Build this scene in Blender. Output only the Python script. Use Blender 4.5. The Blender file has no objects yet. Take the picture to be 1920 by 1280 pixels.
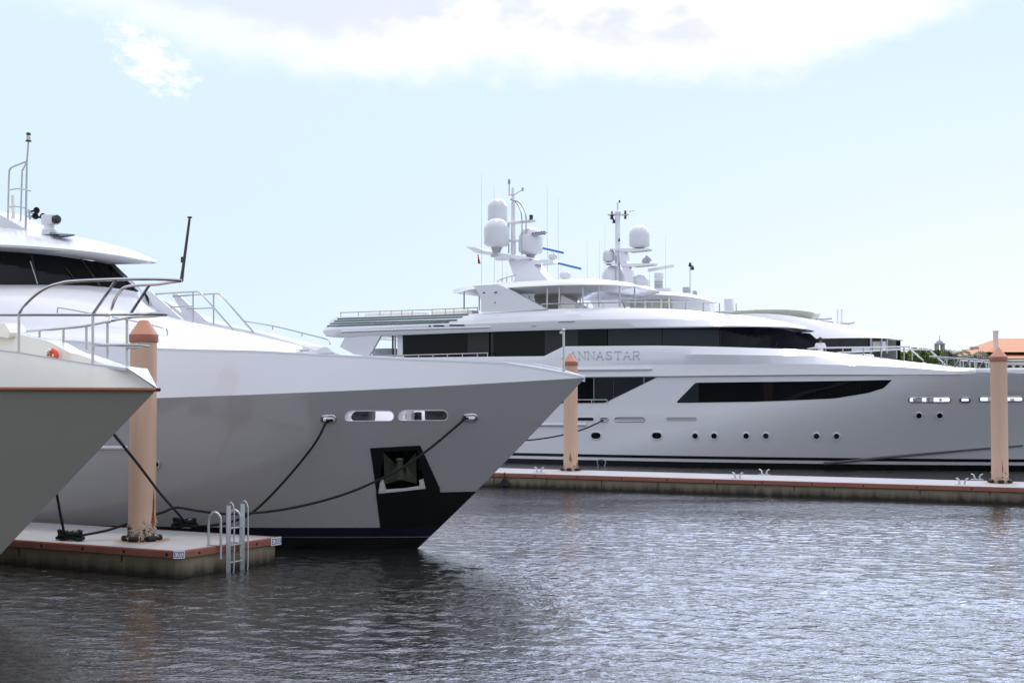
import bpy, bmesh, math, random
import numpy as np
from mathutils import Vector, Matrix, geometry
from mathutils.bvhtree import BVHTree

SC = bpy.context.scene
COL = SC.collection
R = math.radians
random.seed(7)

# ------------------------------------------------------------------ camera
CH = 3.9                                     # eye height above the water
PITCH = math.atan(95 / 2666.67)
cam_d = bpy.data.cameras.new("camera")
cam_d.lens = 50; cam_d.sensor_width = 36; cam_d.sensor_fit = 'HORIZONTAL'
cam_d.clip_start = 0.1; cam_d.clip_end = 6000
cam = bpy.data.objects.new("camera", cam_d)
cam.location = (0, 0, CH); cam.rotation_euler = (R(90) + PITCH, 0, 0)
COL.objects.link(cam); SC.camera = cam

# ------------------------------------------------------------------ light
SUN_EL, SUN_AZ = 74, 4                        # azimuth clockwise from +Y
world = bpy.data.worlds.new("World"); SC.world = world
world.use_nodes = True
SC.view_settings.view_transform = 'Standard'; SC.view_settings.look = 'None'
SC.view_settings.exposure = 0.42; SC.view_settings.gamma = 1.0
def build_world():
    nt = world.node_tree; N = nt.nodes; L = nt.links; N.clear()
    def n(t, **k):
        o = N.new(t)
        for a, b in k.items(): setattr(o, a, b)
        return o
    def m(op, a, b=None, c=None, clamp=False):
        o = n('ShaderNodeMath', operation=op); o.use_clamp = clamp
        for i, v in enumerate((a, b, c)):
            if v is None: continue
            if isinstance(v, (int, float)): o.inputs[i].default_value = v
            else: L.new(v, o.inputs[i])
        return o.outputs[0]
    def smooth(v, a, b):
        o = n('ShaderNodeMapRange', interpolation_type='SMOOTHSTEP')
        L.new(v, o.inputs['Value'])
        for k, x in (('From Min', a), ('From Max', b), ('To Min', 0.0), ('To Max', 1.0)):
            if isinstance(x, (int, float)): o.inputs[k].default_value = x
            else: L.new(x, o.inputs[k])
        return o.outputs['Result']
    def mixc(f, a, b):
        o = n('ShaderNodeMix', data_type='RGBA'); 
        for s, v in ((o.inputs[0], f), (o.inputs[6], a), (o.inputs[7], b)):
            if isinstance(v, (int, float)): s.default_value = v
            elif isinstance(v, tuple): s.default_value = (*v, 1)
            else: L.new(v, s)
        return o.outputs[2]
    out = n('ShaderNodeOutputWorld'); bg = n('ShaderNodeBackground'); L.new(bg.outputs[0], out.inputs[0])
    sky = n('ShaderNodeTexSky', sky_type='NISHITA'); sky.sun_disc = False
    sky.sun_elevation = R(SUN_EL); sky.sun_rotation = R(SUN_AZ)
    sky.air_density = 1.0; sky.dust_density = 0.6; sky.ozone_density = 1.5
    geo = n('ShaderNodeTexCoord'); sep = n('ShaderNodeSeparateXYZ'); L.new(geo.outputs['Generated'], sep.inputs[0])
    X, Y, Z = sep.outputs
    az = m('MULTIPLY', m('ARCTAN2', X, Y), 57.2958); el = m('MULTIPLY', m('ARCSINE', Z), 57.2958)
    cmb = n('ShaderNodeCombineXYZ'); L.new(az, cmb.inputs[0]); L.new(m('MULTIPLY', el, 1.6), cmb.inputs[1])
    def noise(scale, detail=5, off=(0, 0, 0), rough=.55):
        mp = n('ShaderNodeVectorMath', operation='ADD'); L.new(cmb.outputs[0], mp.inputs[0]); mp.inputs[1].default_value = off
        o = n('ShaderNodeTexNoise'); o.inputs['Scale'].default_value = scale; o.inputs['Detail'].default_value = detail
        o.inputs['Roughness'].default_value = rough
        L.new(mp.outputs[0], o.inputs['Vector']); return o.outputs['Fac']
    # pale, hazy blue: whiter to the right and towards the horizon, deeper blue overhead and behind
    def ramp(v, pts, lo, hi):
        o = n('ShaderNodeValToRGB'); o.color_ramp.interpolation = 'B_SPLINE'
        e = o.color_ramp.elements
        while len(e) < len(pts): e.new(.5)
        for k, (p, q) in enumerate(pts): e[k].position = (p - lo) / (hi - lo); e[k].color = (q, q, q, 1)
        mr = n('ShaderNodeMapRange'); mr.inputs['From Min'].default_value = lo; mr.inputs['From Max'].default_value = hi
        L.new(v, mr.inputs['Value']); L.new(mr.outputs['Result'], o.inputs[0]); return o.outputs[0]
    hz = m('MULTIPLY', smooth(az, -17, 26), smooth(el, 17, 2))
    hz = m('ADD', m('MULTIPLY', hz, .85), m('MULTIPLY', smooth(el, 8, 0), .25), clamp=True)
    pale = mixc(hz, (5.5, 6.75, 7.95), (7.2, 7.65, 8.0))
    front = m('MULTIPLY', smooth(Y, -.35, .7), smooth(el, 62, 26))
    base = mixc(m('ADD', m('MULTIPLY', front, .36), .64), sky.outputs[0], pale)
    # long cloud bank with a lavender belly
    n1 = noise(.22, 6); n2 = noise(.75, 6, (31, 7, 0))
    edge = m('MULTIPLY', ramp(az, [(-30, .78), (-17, .69), (-13, .635), (-9, .605), (-4, .605), (0, .62), (5, .595), (10, .59), (14, .62), (18, .70), (24, .80)], -30, 30), 21.3)
    edge = m('ADD', edge, m('MULTIPLY', m('SUBTRACT', n1, .5), 2.6))
    edge = m('ADD', edge, m('MULTIPLY', m('SUBTRACT', n2, .5), 1.5))
    up_ = m('SUBTRACT', el, edge)
    bank = m('MULTIPLY', smooth(up_, -1.0, 1.0), smooth(el, 36, 22))
    belly = smooth(up_, .35, 1.9)
    n3 = noise(.30, 3, (40, 3, 0))
    belly = m('MULTIPLY', belly, smooth(m('ADD', n3, m('MULTIPLY', smooth(az, -3, -11), .30)), .40, .58))
    belly = m('MULTIPLY', belly, smooth(az, 13, 6))
    ccol = mixc(belly, (8.4, 8.4, 8.6), (6.3, 6.6, 8.2))
    wisp = m('ADD', .66, m('MULTIPLY', smooth(az, -12, -5), .30))
    col = mixc(m('MULTIPLY', bank, wisp), base, ccol)
    # small ragged puff at the left
    dx = m('SUBTRACT', az, -14.3); dy = m('SUBTRACT', el, 12.8)
    a_ = m('ADD', m('MULTIPLY', dx, .80), m('MULTIPLY', dy, -.60)); b_ = m('ADD', m('MULTIPLY', dx, .60), m('MULTIPLY', dy, .80))
    d = m('ADD', m('POWER', m('MULTIPLY', a_, .46), 2.0), m('POWER', m('MULTIPLY', b_, .95), 2.0))
    d = m('ADD', d, m('MULTIPLY', m('SUBTRACT', noise(1.1, 8, (5, 50, 0), .66), .5), 4.6))
    puff = smooth(d, 1.05, -.35)
    col = mixc(m('MULTIPLY', puff, .9), col, (8.5, 8.5, 8.6))
    # the bank's sunlit top, above the picture, towards the sun
    tops = m('MULTIPLY', m('MULTIPLY', smooth(el, 15.8, 20.5), smooth(el, 60, 34)), smooth(Y, .1, .6))
    tops = m('MULTIPLY', tops, m('ADD', .12, m('MULTIPLY', smooth(az, -9, 13), .88)))
    col = mixc(m('MULTIPLY', tops, m('ADD', .55, m('MULTIPLY', noise(.09, 5, (60, 9, 0)), .5), clamp=True)), col, (37, 43, 60))
    # broken high cloud overhead (lights the scene, seen only in reflections)
    n4 = noise(.045, 6, (90, 20, 0))
    high = m('MULTIPLY', smooth(n4, .38, .56), smooth(el, 17, 34))
    col = mixc(m('MULTIPLY', high, .8), col, (11.0, 11.0, 12.6))
    L.new(col, bg.inputs[0]); bg.inputs[1].default_value = 0.1
build_world()
sun_d = bpy.data.lights.new("sun", 'SUN'); sun_d.energy = 0.9; sun_d.angle = R(10.0); sun_d.color = (1, .95, .88)
sun = bpy.data.objects.new("sun", sun_d); COL.objects.link(sun)
_d = Vector((math.sin(R(SUN_AZ)) * math.cos(R(SUN_EL)), math.cos(R(SUN_AZ)) * math.cos(R(SUN_EL)), math.sin(R(SUN_EL))))
sun.rotation_euler = _d.to_track_quat('Z', 'Y').to_euler(); sun.location = _d * 150

# ------------------------------------------------------------------ helpers
CAM = Vector((0, 0, CH))
_F = 2666.67; _sp, _cp = math.sin(PITCH), math.cos(PITCH)
def ray(px, py):
    u, v = (px - 960) / _F, (640 - py) / _F
    return Vector((u, _cp - v * _sp, _sp + v * _cp))
def on_z(px, py, z=0.0):
    d = ray(px, py); return CAM + d * ((z - CH) / d.z)
def at_y(px, py, y):
    d = ray(px, py); return CAM + d * (y / d.y)

def mat(name, col, rough=.5, metal=0.0, vary=.06, vscale=1.5, bump=0.0, bscale=30, coat=0.0, spec=.5, stretch=None):
    m = bpy.data.materials.new(name); m.use_nodes = True
    nt = m.node_tree; b = nt.nodes['Principled BSDF']
    b.inputs['Roughness'].default_value = rough; b.inputs['Metallic'].default_value = metal
    b.inputs['Coat Weight'].default_value = coat; b.inputs['Coat Roughness'].default_value = .05
    b.inputs['Specular IOR Level'].default_value = spec
    tc = nt.nodes.new('ShaderNodeTexCoord')
    no = nt.nodes.new('ShaderNodeTexNoise'); no.inputs['Scale'].default_value = vscale; no.inputs['Detail'].default_value = 6
    src = tc.outputs['Object']
    if stretch:
        mp = nt.nodes.new('ShaderNodeMapping'); mp.inputs['Scale'].default_value = stretch; nt.links.new(src, mp.inputs[0]); src = mp.outputs[0]
    nt.links.new(src, no.inputs['Vector'])
    mx = nt.nodes.new('ShaderNodeMix'); mx.data_type = 'RGBA'
    mx.inputs[6].default_value = (*[max(0, c * (1 - vary)) for c in col], 1)
    mx.inputs[7].default_value = (*[min(1, c * (1 + vary)) for c in col], 1)
    nt.links.new(no.outputs['Fac'], mx.inputs[0]); nt.links.new(mx.outputs[2], b.inputs['Base Color'])
    if bump:
        n2 = nt.nodes.new('ShaderNodeTexNoise'); n2.inputs['Scale'].default_value = bscale; n2.inputs['Detail'].default_value = 6
        nt.links.new(tc.outputs['Object'], n2.inputs['Vector'])
        bp = nt.nodes.new('ShaderNodeBump'); bp.inputs['Strength'].default_value = bump; bp.inputs['Distance'].default_value = .02
        nt.links.new(n2.outputs['Fac'], bp.inputs['Height']); nt.links.new(bp.outputs[0], b.inputs['Normal'])
    m['_mix'] = mx.name
    return m

WHITE = mat("white_gelcoat", (.71, .71, .735), .22, vary=.025, vscale=.4, coat=.3)
HULLW = mat("white_hull_paint", (.81, .80, .825), .12, vary=.035, vscale=.25, coat=.7, bump=.05, bscale=.8)
HULLP = mat("pearl_hull_paint", (.43, .42, .43), .12, vary=.05, vscale=.3, coat=.7, bump=.07, bscale=.9)  # white hull darkened below the bulwark: shade put into the colour
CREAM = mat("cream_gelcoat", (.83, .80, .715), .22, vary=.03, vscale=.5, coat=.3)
CREAMH = mat("cream_hull_paint", (.335, .315, .275), .12, vary=.05, vscale=.3, coat=.7, bump=.06, bscale=.9)  # darker than the cream above the rub rail, hull shade included in the colour
CREAMD = mat("cream_awning", (.60, .57, .49), .6, vary=.04)
TEAK = mat("varnished_wood", (.30, .085, .03), .3, vary=.25, vscale=6, coat=.5)
DECK = mat("teak_deck", (.42, .34, .25), .7, vary=.15, vscale=5)
GLASS = mat("tinted_glass", (.006, .0065, .008), .05, vary=.4, vscale=.6, spec=.16)
GLASSG = mat("tinted_glass_grey", (.027, .028, .034), .05, vary=.35, vscale=.5, spec=.25)
GLASSW = mat('dark_windscreen_glass', (.011, .011, .014), .6, vary=.4, vscale=.6, spec=0.0)
CHINE = mat('shadow_grey_strake', (.10, .10, .115), .4, vary=.1)  # darker grey than the hull beside it
NAMEM = mat('pale_metal_letters', (.52, .515, .53), .35, .3, vary=.1)
GLASSO = mat("olive_glass", (.46, .47, .39), .3, vary=.08, spec=.2)
GLASSB = mat("blue_glass", (.10, .25, .33), .05, vary=.1)
STEEL = mat("polished_steel", (.46, .45, .45), .12, 1.0, vary=.03)
ALU = mat("satin_aluminium", (.50, .51, .52), .45, .7, vary=.06, vscale=8)
GREYM = mat("grey_paint", (.42, .43, .46), .45, vary=.06)
BLACK = mat("black_paint", (.006, .0065, .006), .22, vary=.3, vscale=2)
NAVY = mat("navy_boot_stripe", (.006, .009, .024), .22, vary=.2)
DGREEN = mat("dark_green_stripe", (.02, .075, .07), .4, vary=.1)
RUBBER = mat("black_rubber", (.012, .012, .013), .75, vary=.3, vscale=15, bump=.3, bscale=60)
ROPE = mat("black_rope", (.010, .010, .012), .9, vary=.4, vscale=40, bump=.8, bscale=120)
ANCH = mat("anchor_iron", (.085, .088, .064), .5, .3, vary=.3, vscale=5, bump=.2)
ORANGE = mat("orange_plastic", (.72, .09, .03), .4, vary=.1)
BLUE = mat("blue_plastic", (.06, .20, .52), .35, vary=.06)
REDF = mat("red_cloth", (.45, .04, .05), .8, vary=.15)
SHELL = mat("shell_growth", (.46, .42, .34), .9, vary=.5, vscale=14, bump=.8, bscale=40)
ALGAE = mat("dark_growth", (.05, .045, .035), .9, vary=.5, vscale=14, bump=.8, bscale=40)
TAN = mat("tan_plate", (.36, .25, .17), .85, vary=.25, vscale=8, bump=.3)
SIGNW = mat("white_sign", (.78, .79, .80), .4, vary=.04)
SIGNB = mat("blue_lettering", (.02, .05, .26), .5, vary=.05)
RUST = mat("rusty_stain", (.22, .06, .018), .95, vary=.5, vscale=20, bump=.5)
LENS = mat("dark_lens", (.02, .02, .022), .1, vary=.1)
SHIRT = mat("white_shirt", (.75, .75, .78), .85, vary=.05, vscale=8)
SKIN = mat("skin", (.28, .15, .10), .6, vary=.06)
HAIR = mat("dark_hair", (.012, .010, .009), .6, vary=.3)
TROUS = mat("dark_trousers", (.02, .02, .025), .85, vary=.2)
LEAF = mat("leaf_green", (.20, .27, .055), .6, vary=.5, vscale=1.2)
LEAF2 = mat("palm_green", (.08, .115, .05), .6, vary=.5, vscale=2)
BARK = mat("bark", (.16, .13, .10), .9, vary=.3, vscale=5, bump=.5)
ROOF = mat("terracotta_tiles", (.60, .29, .155), .8, vary=.14, vscale=1.2, bump=.3, bscale=5)
STUCCO = mat("pale_stucco", (.62, .59, .55), .85, vary=.07, vscale=.8)
PINKS = mat("pink_stucco", (.74, .64, .60), .85, vary=.07, vscale=.8)
BRIGHT = mat("bright_steel", (.86, .86, .88), .3, .25, vary=.04)  # whitish colour in place of the sky mirrored in polished steel
STONE = mat("grey_stone", (.33, .32, .31), .9, vary=.15, vscale=1.5)
SOIL = mat("grass_ground", (.10, .12, .05), .9, vary=.3, vscale=.1)

ORG = {}
class MB:
    """collects shapes, then links them as one mesh object"""
    def __init__(s): s.v = []; s.f = []
    def add(s, vs, fs):
        o = len(s.v); s.v += [Vector(v) for v in vs]; s.f += [tuple(i + o for i in f) for f in fs]; return s
    def grid(s, rows, close_u=False, flip=False):
        n = len(rows[0]); fs = []
        for i in range(len(rows) - 1):
            for j in range(n - 1 + (1 if close_u else 0)):
                a, b = i * n + j, i * n + (j + 1) % n; c, d = b + n, a + n
                fs.append((a, d, c, b) if flip else (a, b, c, d))
        return s.add([p for r in rows for p in r], fs)
    def poly(s, pts): return s.add(pts, [tuple(range(len(pts)))])
    def tube(s, pts, r, n=8, closed=False, caps=True):
        pts = [Vector(p) for p in pts]; k = len(pts); rr = r if isinstance(r, (list, tuple)) else [r] * k
        rows = []; prev = None
        for i, p in enumerate(pts):
            if closed: t = pts[(i + 1) % k] - pts[i - 1]
            else: t = pts[min(i + 1, k - 1)] - pts[max(i - 1, 0)]
            t = t.normalized() if t.length > 1e-9 else Vector((0, 0, 1))
            if prev is None:
                a = Vector((0, 0, 1)) if abs(t.z) < .9 else Vector((1, 0, 0))
                u = t.cross(a).normalized()
            else:
                u = (prev - t * prev.dot(t)); u = u.normalized() if u.length > 1e-6 else t.orthogonal().normalized()
            prev = u; w = t.cross(u)
            rows.append([p + (u * math.cos(q) + w * math.sin(q)) * rr[i] for q in [2 * math.pi * j / n for j in range(n)]])
        if closed: rows.append(rows[0][:])
        s.grid(rows, close_u=True)
        if caps and not closed: s.poly(rows[0][::-1]); s.poly(rows[-1])
        return s
    def box(s, c, size, rz=0.0, M=None, bev=0.0):
        bm = bmesh.new(); bmesh.ops.create_cube(bm, size=1)
        for v in bm.verts: v.co = Vector((v.co.x * size[0], v.co.y * size[1], v.co.z * size[2]))
        if bev: bmesh.ops.bevel(bm, geom=bm.edges[:], offset=bev, segments=2, affect='EDGES', profile=.6)
        T = Matrix.Translation(Vector(c)) @ (M if M else Matrix.Rotation(rz, 4, 'Z'))
        bm.verts.index_update()
        s.add([T @ v.co for v in bm.verts], [tuple(v.index for v in f.verts) for f in bm.faces]); bm.free(); return s
    def lathe(s, c, prof, n=24, axis=None):
        c = Vector(c); q = Vector((0, 0, 1)).rotation_difference(Vector(axis)) if axis else None
        rows = []
        for r, z in prof:
            row = []
            for j in range(n):
                a = 2 * math.pi * j / n; p = Vector((r * math.cos(a), r * math.sin(a), z))
                row.append(c + (q @ p if q else p))
            rows.append(row)
        s.grid(rows, close_u=True)
        if prof[0][0] > 1e-4: s.poly(rows[0][::-1])
        if prof[-1][0] > 1e-4: s.poly(rows[-1])
        return s
    def prism(s, pts, vec):
        pts = [Vector(p) for p in pts]; vec = Vector(vec); n = len(pts)
        b = [p + vec for p in pts]
        fs = [tuple(range(n))[::-1], tuple(range(n, 2 * n))] + [(i, (i + 1) % n, n + (i + 1) % n, n + i) for i in range(n)]
        return s.add(pts + b, fs)
    def ball(s, c, r, n=14, sz=1.0):
        k = max(6, n // 2)
        return s.lathe(c, [(r * math.sin(math.pi * i / k), -r * sz * math.cos(math.pi * i / k)) for i in range(k + 1)], n)
    def build(s, name, m, parent=None, smooth=True, angle=38, kind=None, loc=None):
        o0 = ORG[parent.name] if parent else (Vector(loc) if loc is not None else Vector((0, 0, 0)))
        me = bpy.data.meshes.new(name)
        me.from_pydata([tuple(v - o0) for v in s.v], [], s.f); me.update()
        if smooth:
            me.polygons.foreach_set('use_smooth', [True] * len(me.polygons)); me.set_sharp_from_angle(angle=R(angle))
        me.materials.append(m)
        o = bpy.data.objects.new(name, me); COL.objects.link(o)
        if parent: o.parent = parent
        elif loc is not None: o.location = loc
        ORG[o.name] = o0
        if kind: o['kind'] = kind
        return o
def tag(o, label, cat, group=None):
    o['label'] = label; o['category'] = cat
    if group: o['group'] = group
    return o
def thing(name, label, cat, loc, group=None):
    o = bpy.data.objects.new(name, None); COL.objects.link(o); o.location = loc; o.empty_display_size = .3
    ORG[o.name] = Vector(loc); return tag(o, label, cat, group)
def copy_thing(o, loc, label=None, group=None, rz=None):
    def cp(x, par):
        c = x.copy(); COL.objects.link(c); ORG[c.name] = ORG.get(x.name, Vector((0, 0, 0)))
        if par: c.parent = par
        for ch in [k for k in bpy.data.objects if k.parent == x]: cp(ch, c)
        return c
    r = cp(o, None); r.location = loc
    if label: r['label'] = label
    if group: r['group'] = group
    if rz is not None: r.rotation_euler.z = rz
    return r

def resample(pts, n):
    pts = [Vector(p) for p in pts]
    d = [0]
    for a, b in zip(pts, pts[1:]): d.append(d[-1] + (b - a).length)
    out = []; k = 0
    for i in range(n):
        t = d[-1] * i / (n - 1)
        while k < len(d) - 2 and d[k + 1] < t: k += 1
        f = (t - d[k]) / max(1e-9, d[k + 1] - d[k]); out.append(pts[k].lerp(pts[k + 1], min(1, max(0, f))))
    return out
def spline(pts, per=6):
    """Catmull-Rom through the points"""
    P = [Vector(p) for p in pts]; out = []
    for i in range(len(P) - 1):
        p0, p1, p2, p3 = P[max(i - 1, 0)], P[i], P[i + 1], P[min(i + 2, len(P) - 1)]
        for k in range(per):
            t = k / per
            out.append(.5 * ((2 * p1) + (p2 - p0) * t + (2 * p0 - 5 * p1 + 4 * p2 - p3) * t * t + (3 * p1 - p0 - 3 * p2 + p3) * t ** 3))
    return out + [P[-1]]
def rs2(poly, n):
    return [(p.x, p.y) for p in resample([Vector((a, b, 0)) for a, b in poly], n)]

class Frame:
    """a boat's axes: s metres aft of the bow tip, b metres off the centreline towards the camera side, z up"""
    def __init__(f, O, yaw):
        f.O = Vector((O[0], O[1], 0)); f.u = Vector((math.cos(R(yaw)), -math.sin(R(yaw)), 0)); f.n = Vector((-math.sin(R(yaw)), -math.cos(R(yaw)), 0))
    def W(f, s, b, z): return f.O - f.u * s + f.n * b + Vector((0, 0, z))
    def L(f, P): r = P - f.O; return (-r.dot(f.u), r.dot(f.n), P.z)
    def at(f, px, py, b):
        d = ray(px, py); t = (f.O + f.n * b - CAM).dot(f.n) / d.dot(f.n); return CAM + d * t
    def C(f, tup): return [f.at(*t) for t in tup]
    def mir(f, P): s, b, z = f.L(P); return f.W(s, -b, z)
    def M(f, pts): return [f.mir(p) for p in pts]
    def plan(f, px, py, B, sg=1, s0=-3.0, s1=75.0):
        d = ray(px, py); prev = None; best = (1e9, 0)
        N = 900
        for i in range(N + 1):
            s = s0 + (s1 - s0) * i / N
            P = f.W(s, sg * B(s), 0); c = d.x * P.y - d.y * P.x
            if abs(c) < best[0]: best = (abs(c), s)
            if prev is not None and c * prev[1] < 0:
                sa, ca = prev; s = sa + (s - sa) * abs(ca) / (abs(ca) + abs(c)); break
            prev = (s, c)
        else: s = best[1]
        P = f.W(s, sg * B(s), 0); t = (P.x * d.x + P.y * d.y) / (d.x ** 2 + d.y ** 2)
        return Vector((P.x, P.y, CH + t * d.z))
def proj(P):
    d = P - CAM; f = d.y * _cp + d.z * _sp; u = -d.y * _sp + d.z * _cp
    return (960 + _F * d.x / f, 640 - _F * u / f)
def prow(fr, c, bmax, px, z):
    """half breadth of a rounded prow whose rightmost outline, either side, shows at px; returns B(s) and the tip's s"""
    def B(st): return lambda s: min(bmax, c * math.sqrt(max(0.0, s - st)))
    lo, hi = -5.0, 40.0
    for _ in range(40):
        st = (lo + hi) / 2; b = B(st)
        m_ = max(proj(fr.W(st + k * .05, -b(st + k * .05), z))[0] for k in range(80))
        if m_ > px: lo = st
        else: hi = st
    return B(st), st
def interp(x, xs, ys): return float(np.interp(x, xs, ys))

class Hull:
    def __init__(h, fr, s0, L, Bk, Lk, Bw, Lw, p=2.0, pw=2.0):
        h.fr, h.s0m, h.L, h.Bk, h.Lk, h.Bw, h.Lw, h.p, h.pw = fr, s0, L, Bk, Lk, Bw, Lw, p, pw
        h.zs = [0, 1]; h.zz = [4, 4]
    def b(h, s, f):
        s0 = h.s0m * (1 - f); q = max(0.0, s - s0); g = min(1, max(0, f))
        Bm = h.Bw + (h.Bk - h.Bw) * g; Le = h.Lw + (h.Lk - h.Lw) * g; p = h.pw + (h.p - h.pw) * g
        return Bm * (1 - (1 - min(1, q / Le)) ** p)
    def zk(h, s): return interp(s, h.zs, h.zz)
    def set_knuckle(h, pix):
        pts = [h.fr.L(h.fr.plan(x, y, lambda s: h.b(s, 1.0))) for x, y in pix]
        pts.sort(); h.zs = [p[0] for p in pts]; h.zz = [p[2] for p in pts]
    def P(h, s, f, side=1, off=0.0): return h.fr.W(s, side * (h.b(s, f) + off), f * h.zk(s))
    def sw(h, w, f): s0 = h.s0m * (1 - f); return s0 + (h.L - s0) * w ** 1.6
    def rows(h, fs, nw, side, off=0.0, w0=0.0, w1=1.0):
        return [[h.P(h.sw(w0 + (w1 - w0) * i / nw, f), f, side, off) for i in range(nw + 1)] for f in fs]
    def mesh(h, nf=16, nw=80, low=-.3, holes=()):
        """both sides plus transom; holes are pixel outlines cut in the camera side"""
        mb = MB(); fs = [low + (1 - low) * i / nf for i in range(nf + 1)]
        near = h.rows(fs, nw, 1); far = h.rows(fs, nw, -1)
        if not holes: mb.grid(near)
        else:
            bvh = bvh_of(MB().grid(near)); V = []; E = []; polys = []
            for i in range(nf + 1):
                for j in range(nw + 1): V.append(Vector((10 * j / nw, 4 * fs[i])))
            for o in holes:
                pl = []
                for x, y in o:
                    P, _ = hit(bvh, x, y); s, b_, z = h.fr.L(P); f = z / h.zk(s); s0 = h.s0m * (1 - f)
                    pl.append(Vector((10 * (max(0, (s - s0) / (h.L - s0))) ** (1 / 1.6), 4 * f)))
                k = len(V); V += pl; E += [(k + i, k + (i + 1) % len(pl)) for i in range(len(pl))]; polys.append(pl)
            vo, eo, fo, *_ = geometry.delaunay_2d_cdt(V, E, [], 0, 1e-5)
            def inside(p, pl):
                c = False; n = len(pl)
                for i in range(n):
                    a, b2 = pl[i], pl[i - 1]
                    if (a.y > p.y) != (b2.y > p.y) and p.x < (b2.x - a.x) * (p.y - a.y) / (b2.y - a.y) + a.x: c = not c
                return c
            keep = [f for f in fo if not any(inside((vo[f[0]] + vo[f[1]] + vo[f[2]]) / 3, pl) for pl in polys)]
            vv = []
            for v in vo: f = v.y / 4; vv.append(h.P(h.sw(max(0, v.x / 10), f), f, 1))
            mb.add(vv, [tuple(f) for f in keep])
        mb.grid(far, flip=True)
        mb.grid([[a[-1] for a in near], [a[-1] for a in far]])
        return mb
def bvh_of(mb): return BVHTree.FromPolygons([tuple(v) for v in mb.v], mb.f)
def hit(bvh, px, py):
    d = ray(px, py).normalized(); r = bvh.ray_cast(CAM, d)
    if r[0] is None:
        for k in range(1, 40):
            for q in ((0, k), (0, -k), (-k, 0), (k, 0)):
                r = bvh.ray_cast(CAM, ray(px + q[0], py + q[1]).normalized())
                if r[0] is not None: break
            if r[0] is not None: break
    P, n = r[0], r[1]
    if n.dot(d) > 0: n = -n
    return P, n
def patch(mb, bvh, top, bot, nu=24, nv=4, off=.012, back=.04):
    """a thin panel lying on a curved side between two outlines"""
    T, Bo = rs2(top, nu + 1), rs2(bot, nu + 1); rows = []; rb = []
    for j in range(nv + 1):
        r = []; q = []
        for i in range(nu + 1):
            a, b = T[i], Bo[i]; t = j / nv
            P, n = hit(bvh, a[0] + (b[0] - a[0]) * t, a[1] + (b[1] - a[1]) * t); r.append(P + n * off); q.append(P - n * back)
        rows.append(r); rb.append(q)
    mb.grid(rows)
    mb.grid([rows[0], rb[0]]); mb.grid([rows[-1], rb[-1]])
    mb.grid([[r[0] for r in rows], [r[0] for r in rb]]); mb.grid([[r[-1] for r in rows], [r[-1] for r in rb]])
    return mb
def stadium(cx, cy, w, h, n=6, skew=0.0):
    r = h / 2; x = w / 2 - r; out = []
    for k in range(n + 1): a = -math.pi / 2 + math.pi * k / n; out.append((cx + x + r * math.cos(a), cy + r * math.sin(a)))
    for k in range(n + 1): a = math.pi / 2 + math.pi * k / n; out.append((cx - x + r * math.cos(a), cy + r * math.sin(a)))
    return [(a + skew * (b - cy), b) for a, b in out]
def rail(parent, pts, r, posts=(), name='handrail', m=None, per=5, pr=None):
    o = MB().tube(spline(pts, per), r).build(name, m or STEEL, parent)
    for a, b in posts: MB().tube([a, b], pr or r * .9).build('stanchion', m or STEEL, o)
    return o
def text_mesh(body, P, ux, uz, size, ext=.006):
    """flat lettering: P lower-left corner, ux reading direction, uz up"""
    cu = bpy.data.curves.new('lettering', 'FONT'); cu.body = body; cu.size = size; cu.extrude = ext; cu.offset = size * .012
    o = bpy.data.objects.new('lettering', cu); COL.objects.link(o)
    me = o.to_mesh(); vs = [v.co.copy() for v in me.vertices]; fs = [tuple(f.vertices) for f in me.polygons]
    o.to_mesh_clear(); bpy.data.objects.remove(o); bpy.data.curves.remove(cu)
    nn = ux.cross(uz)
    return vs, fs, lambda v: P + ux * v.x + uz * v.y + nn * v.z

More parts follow.
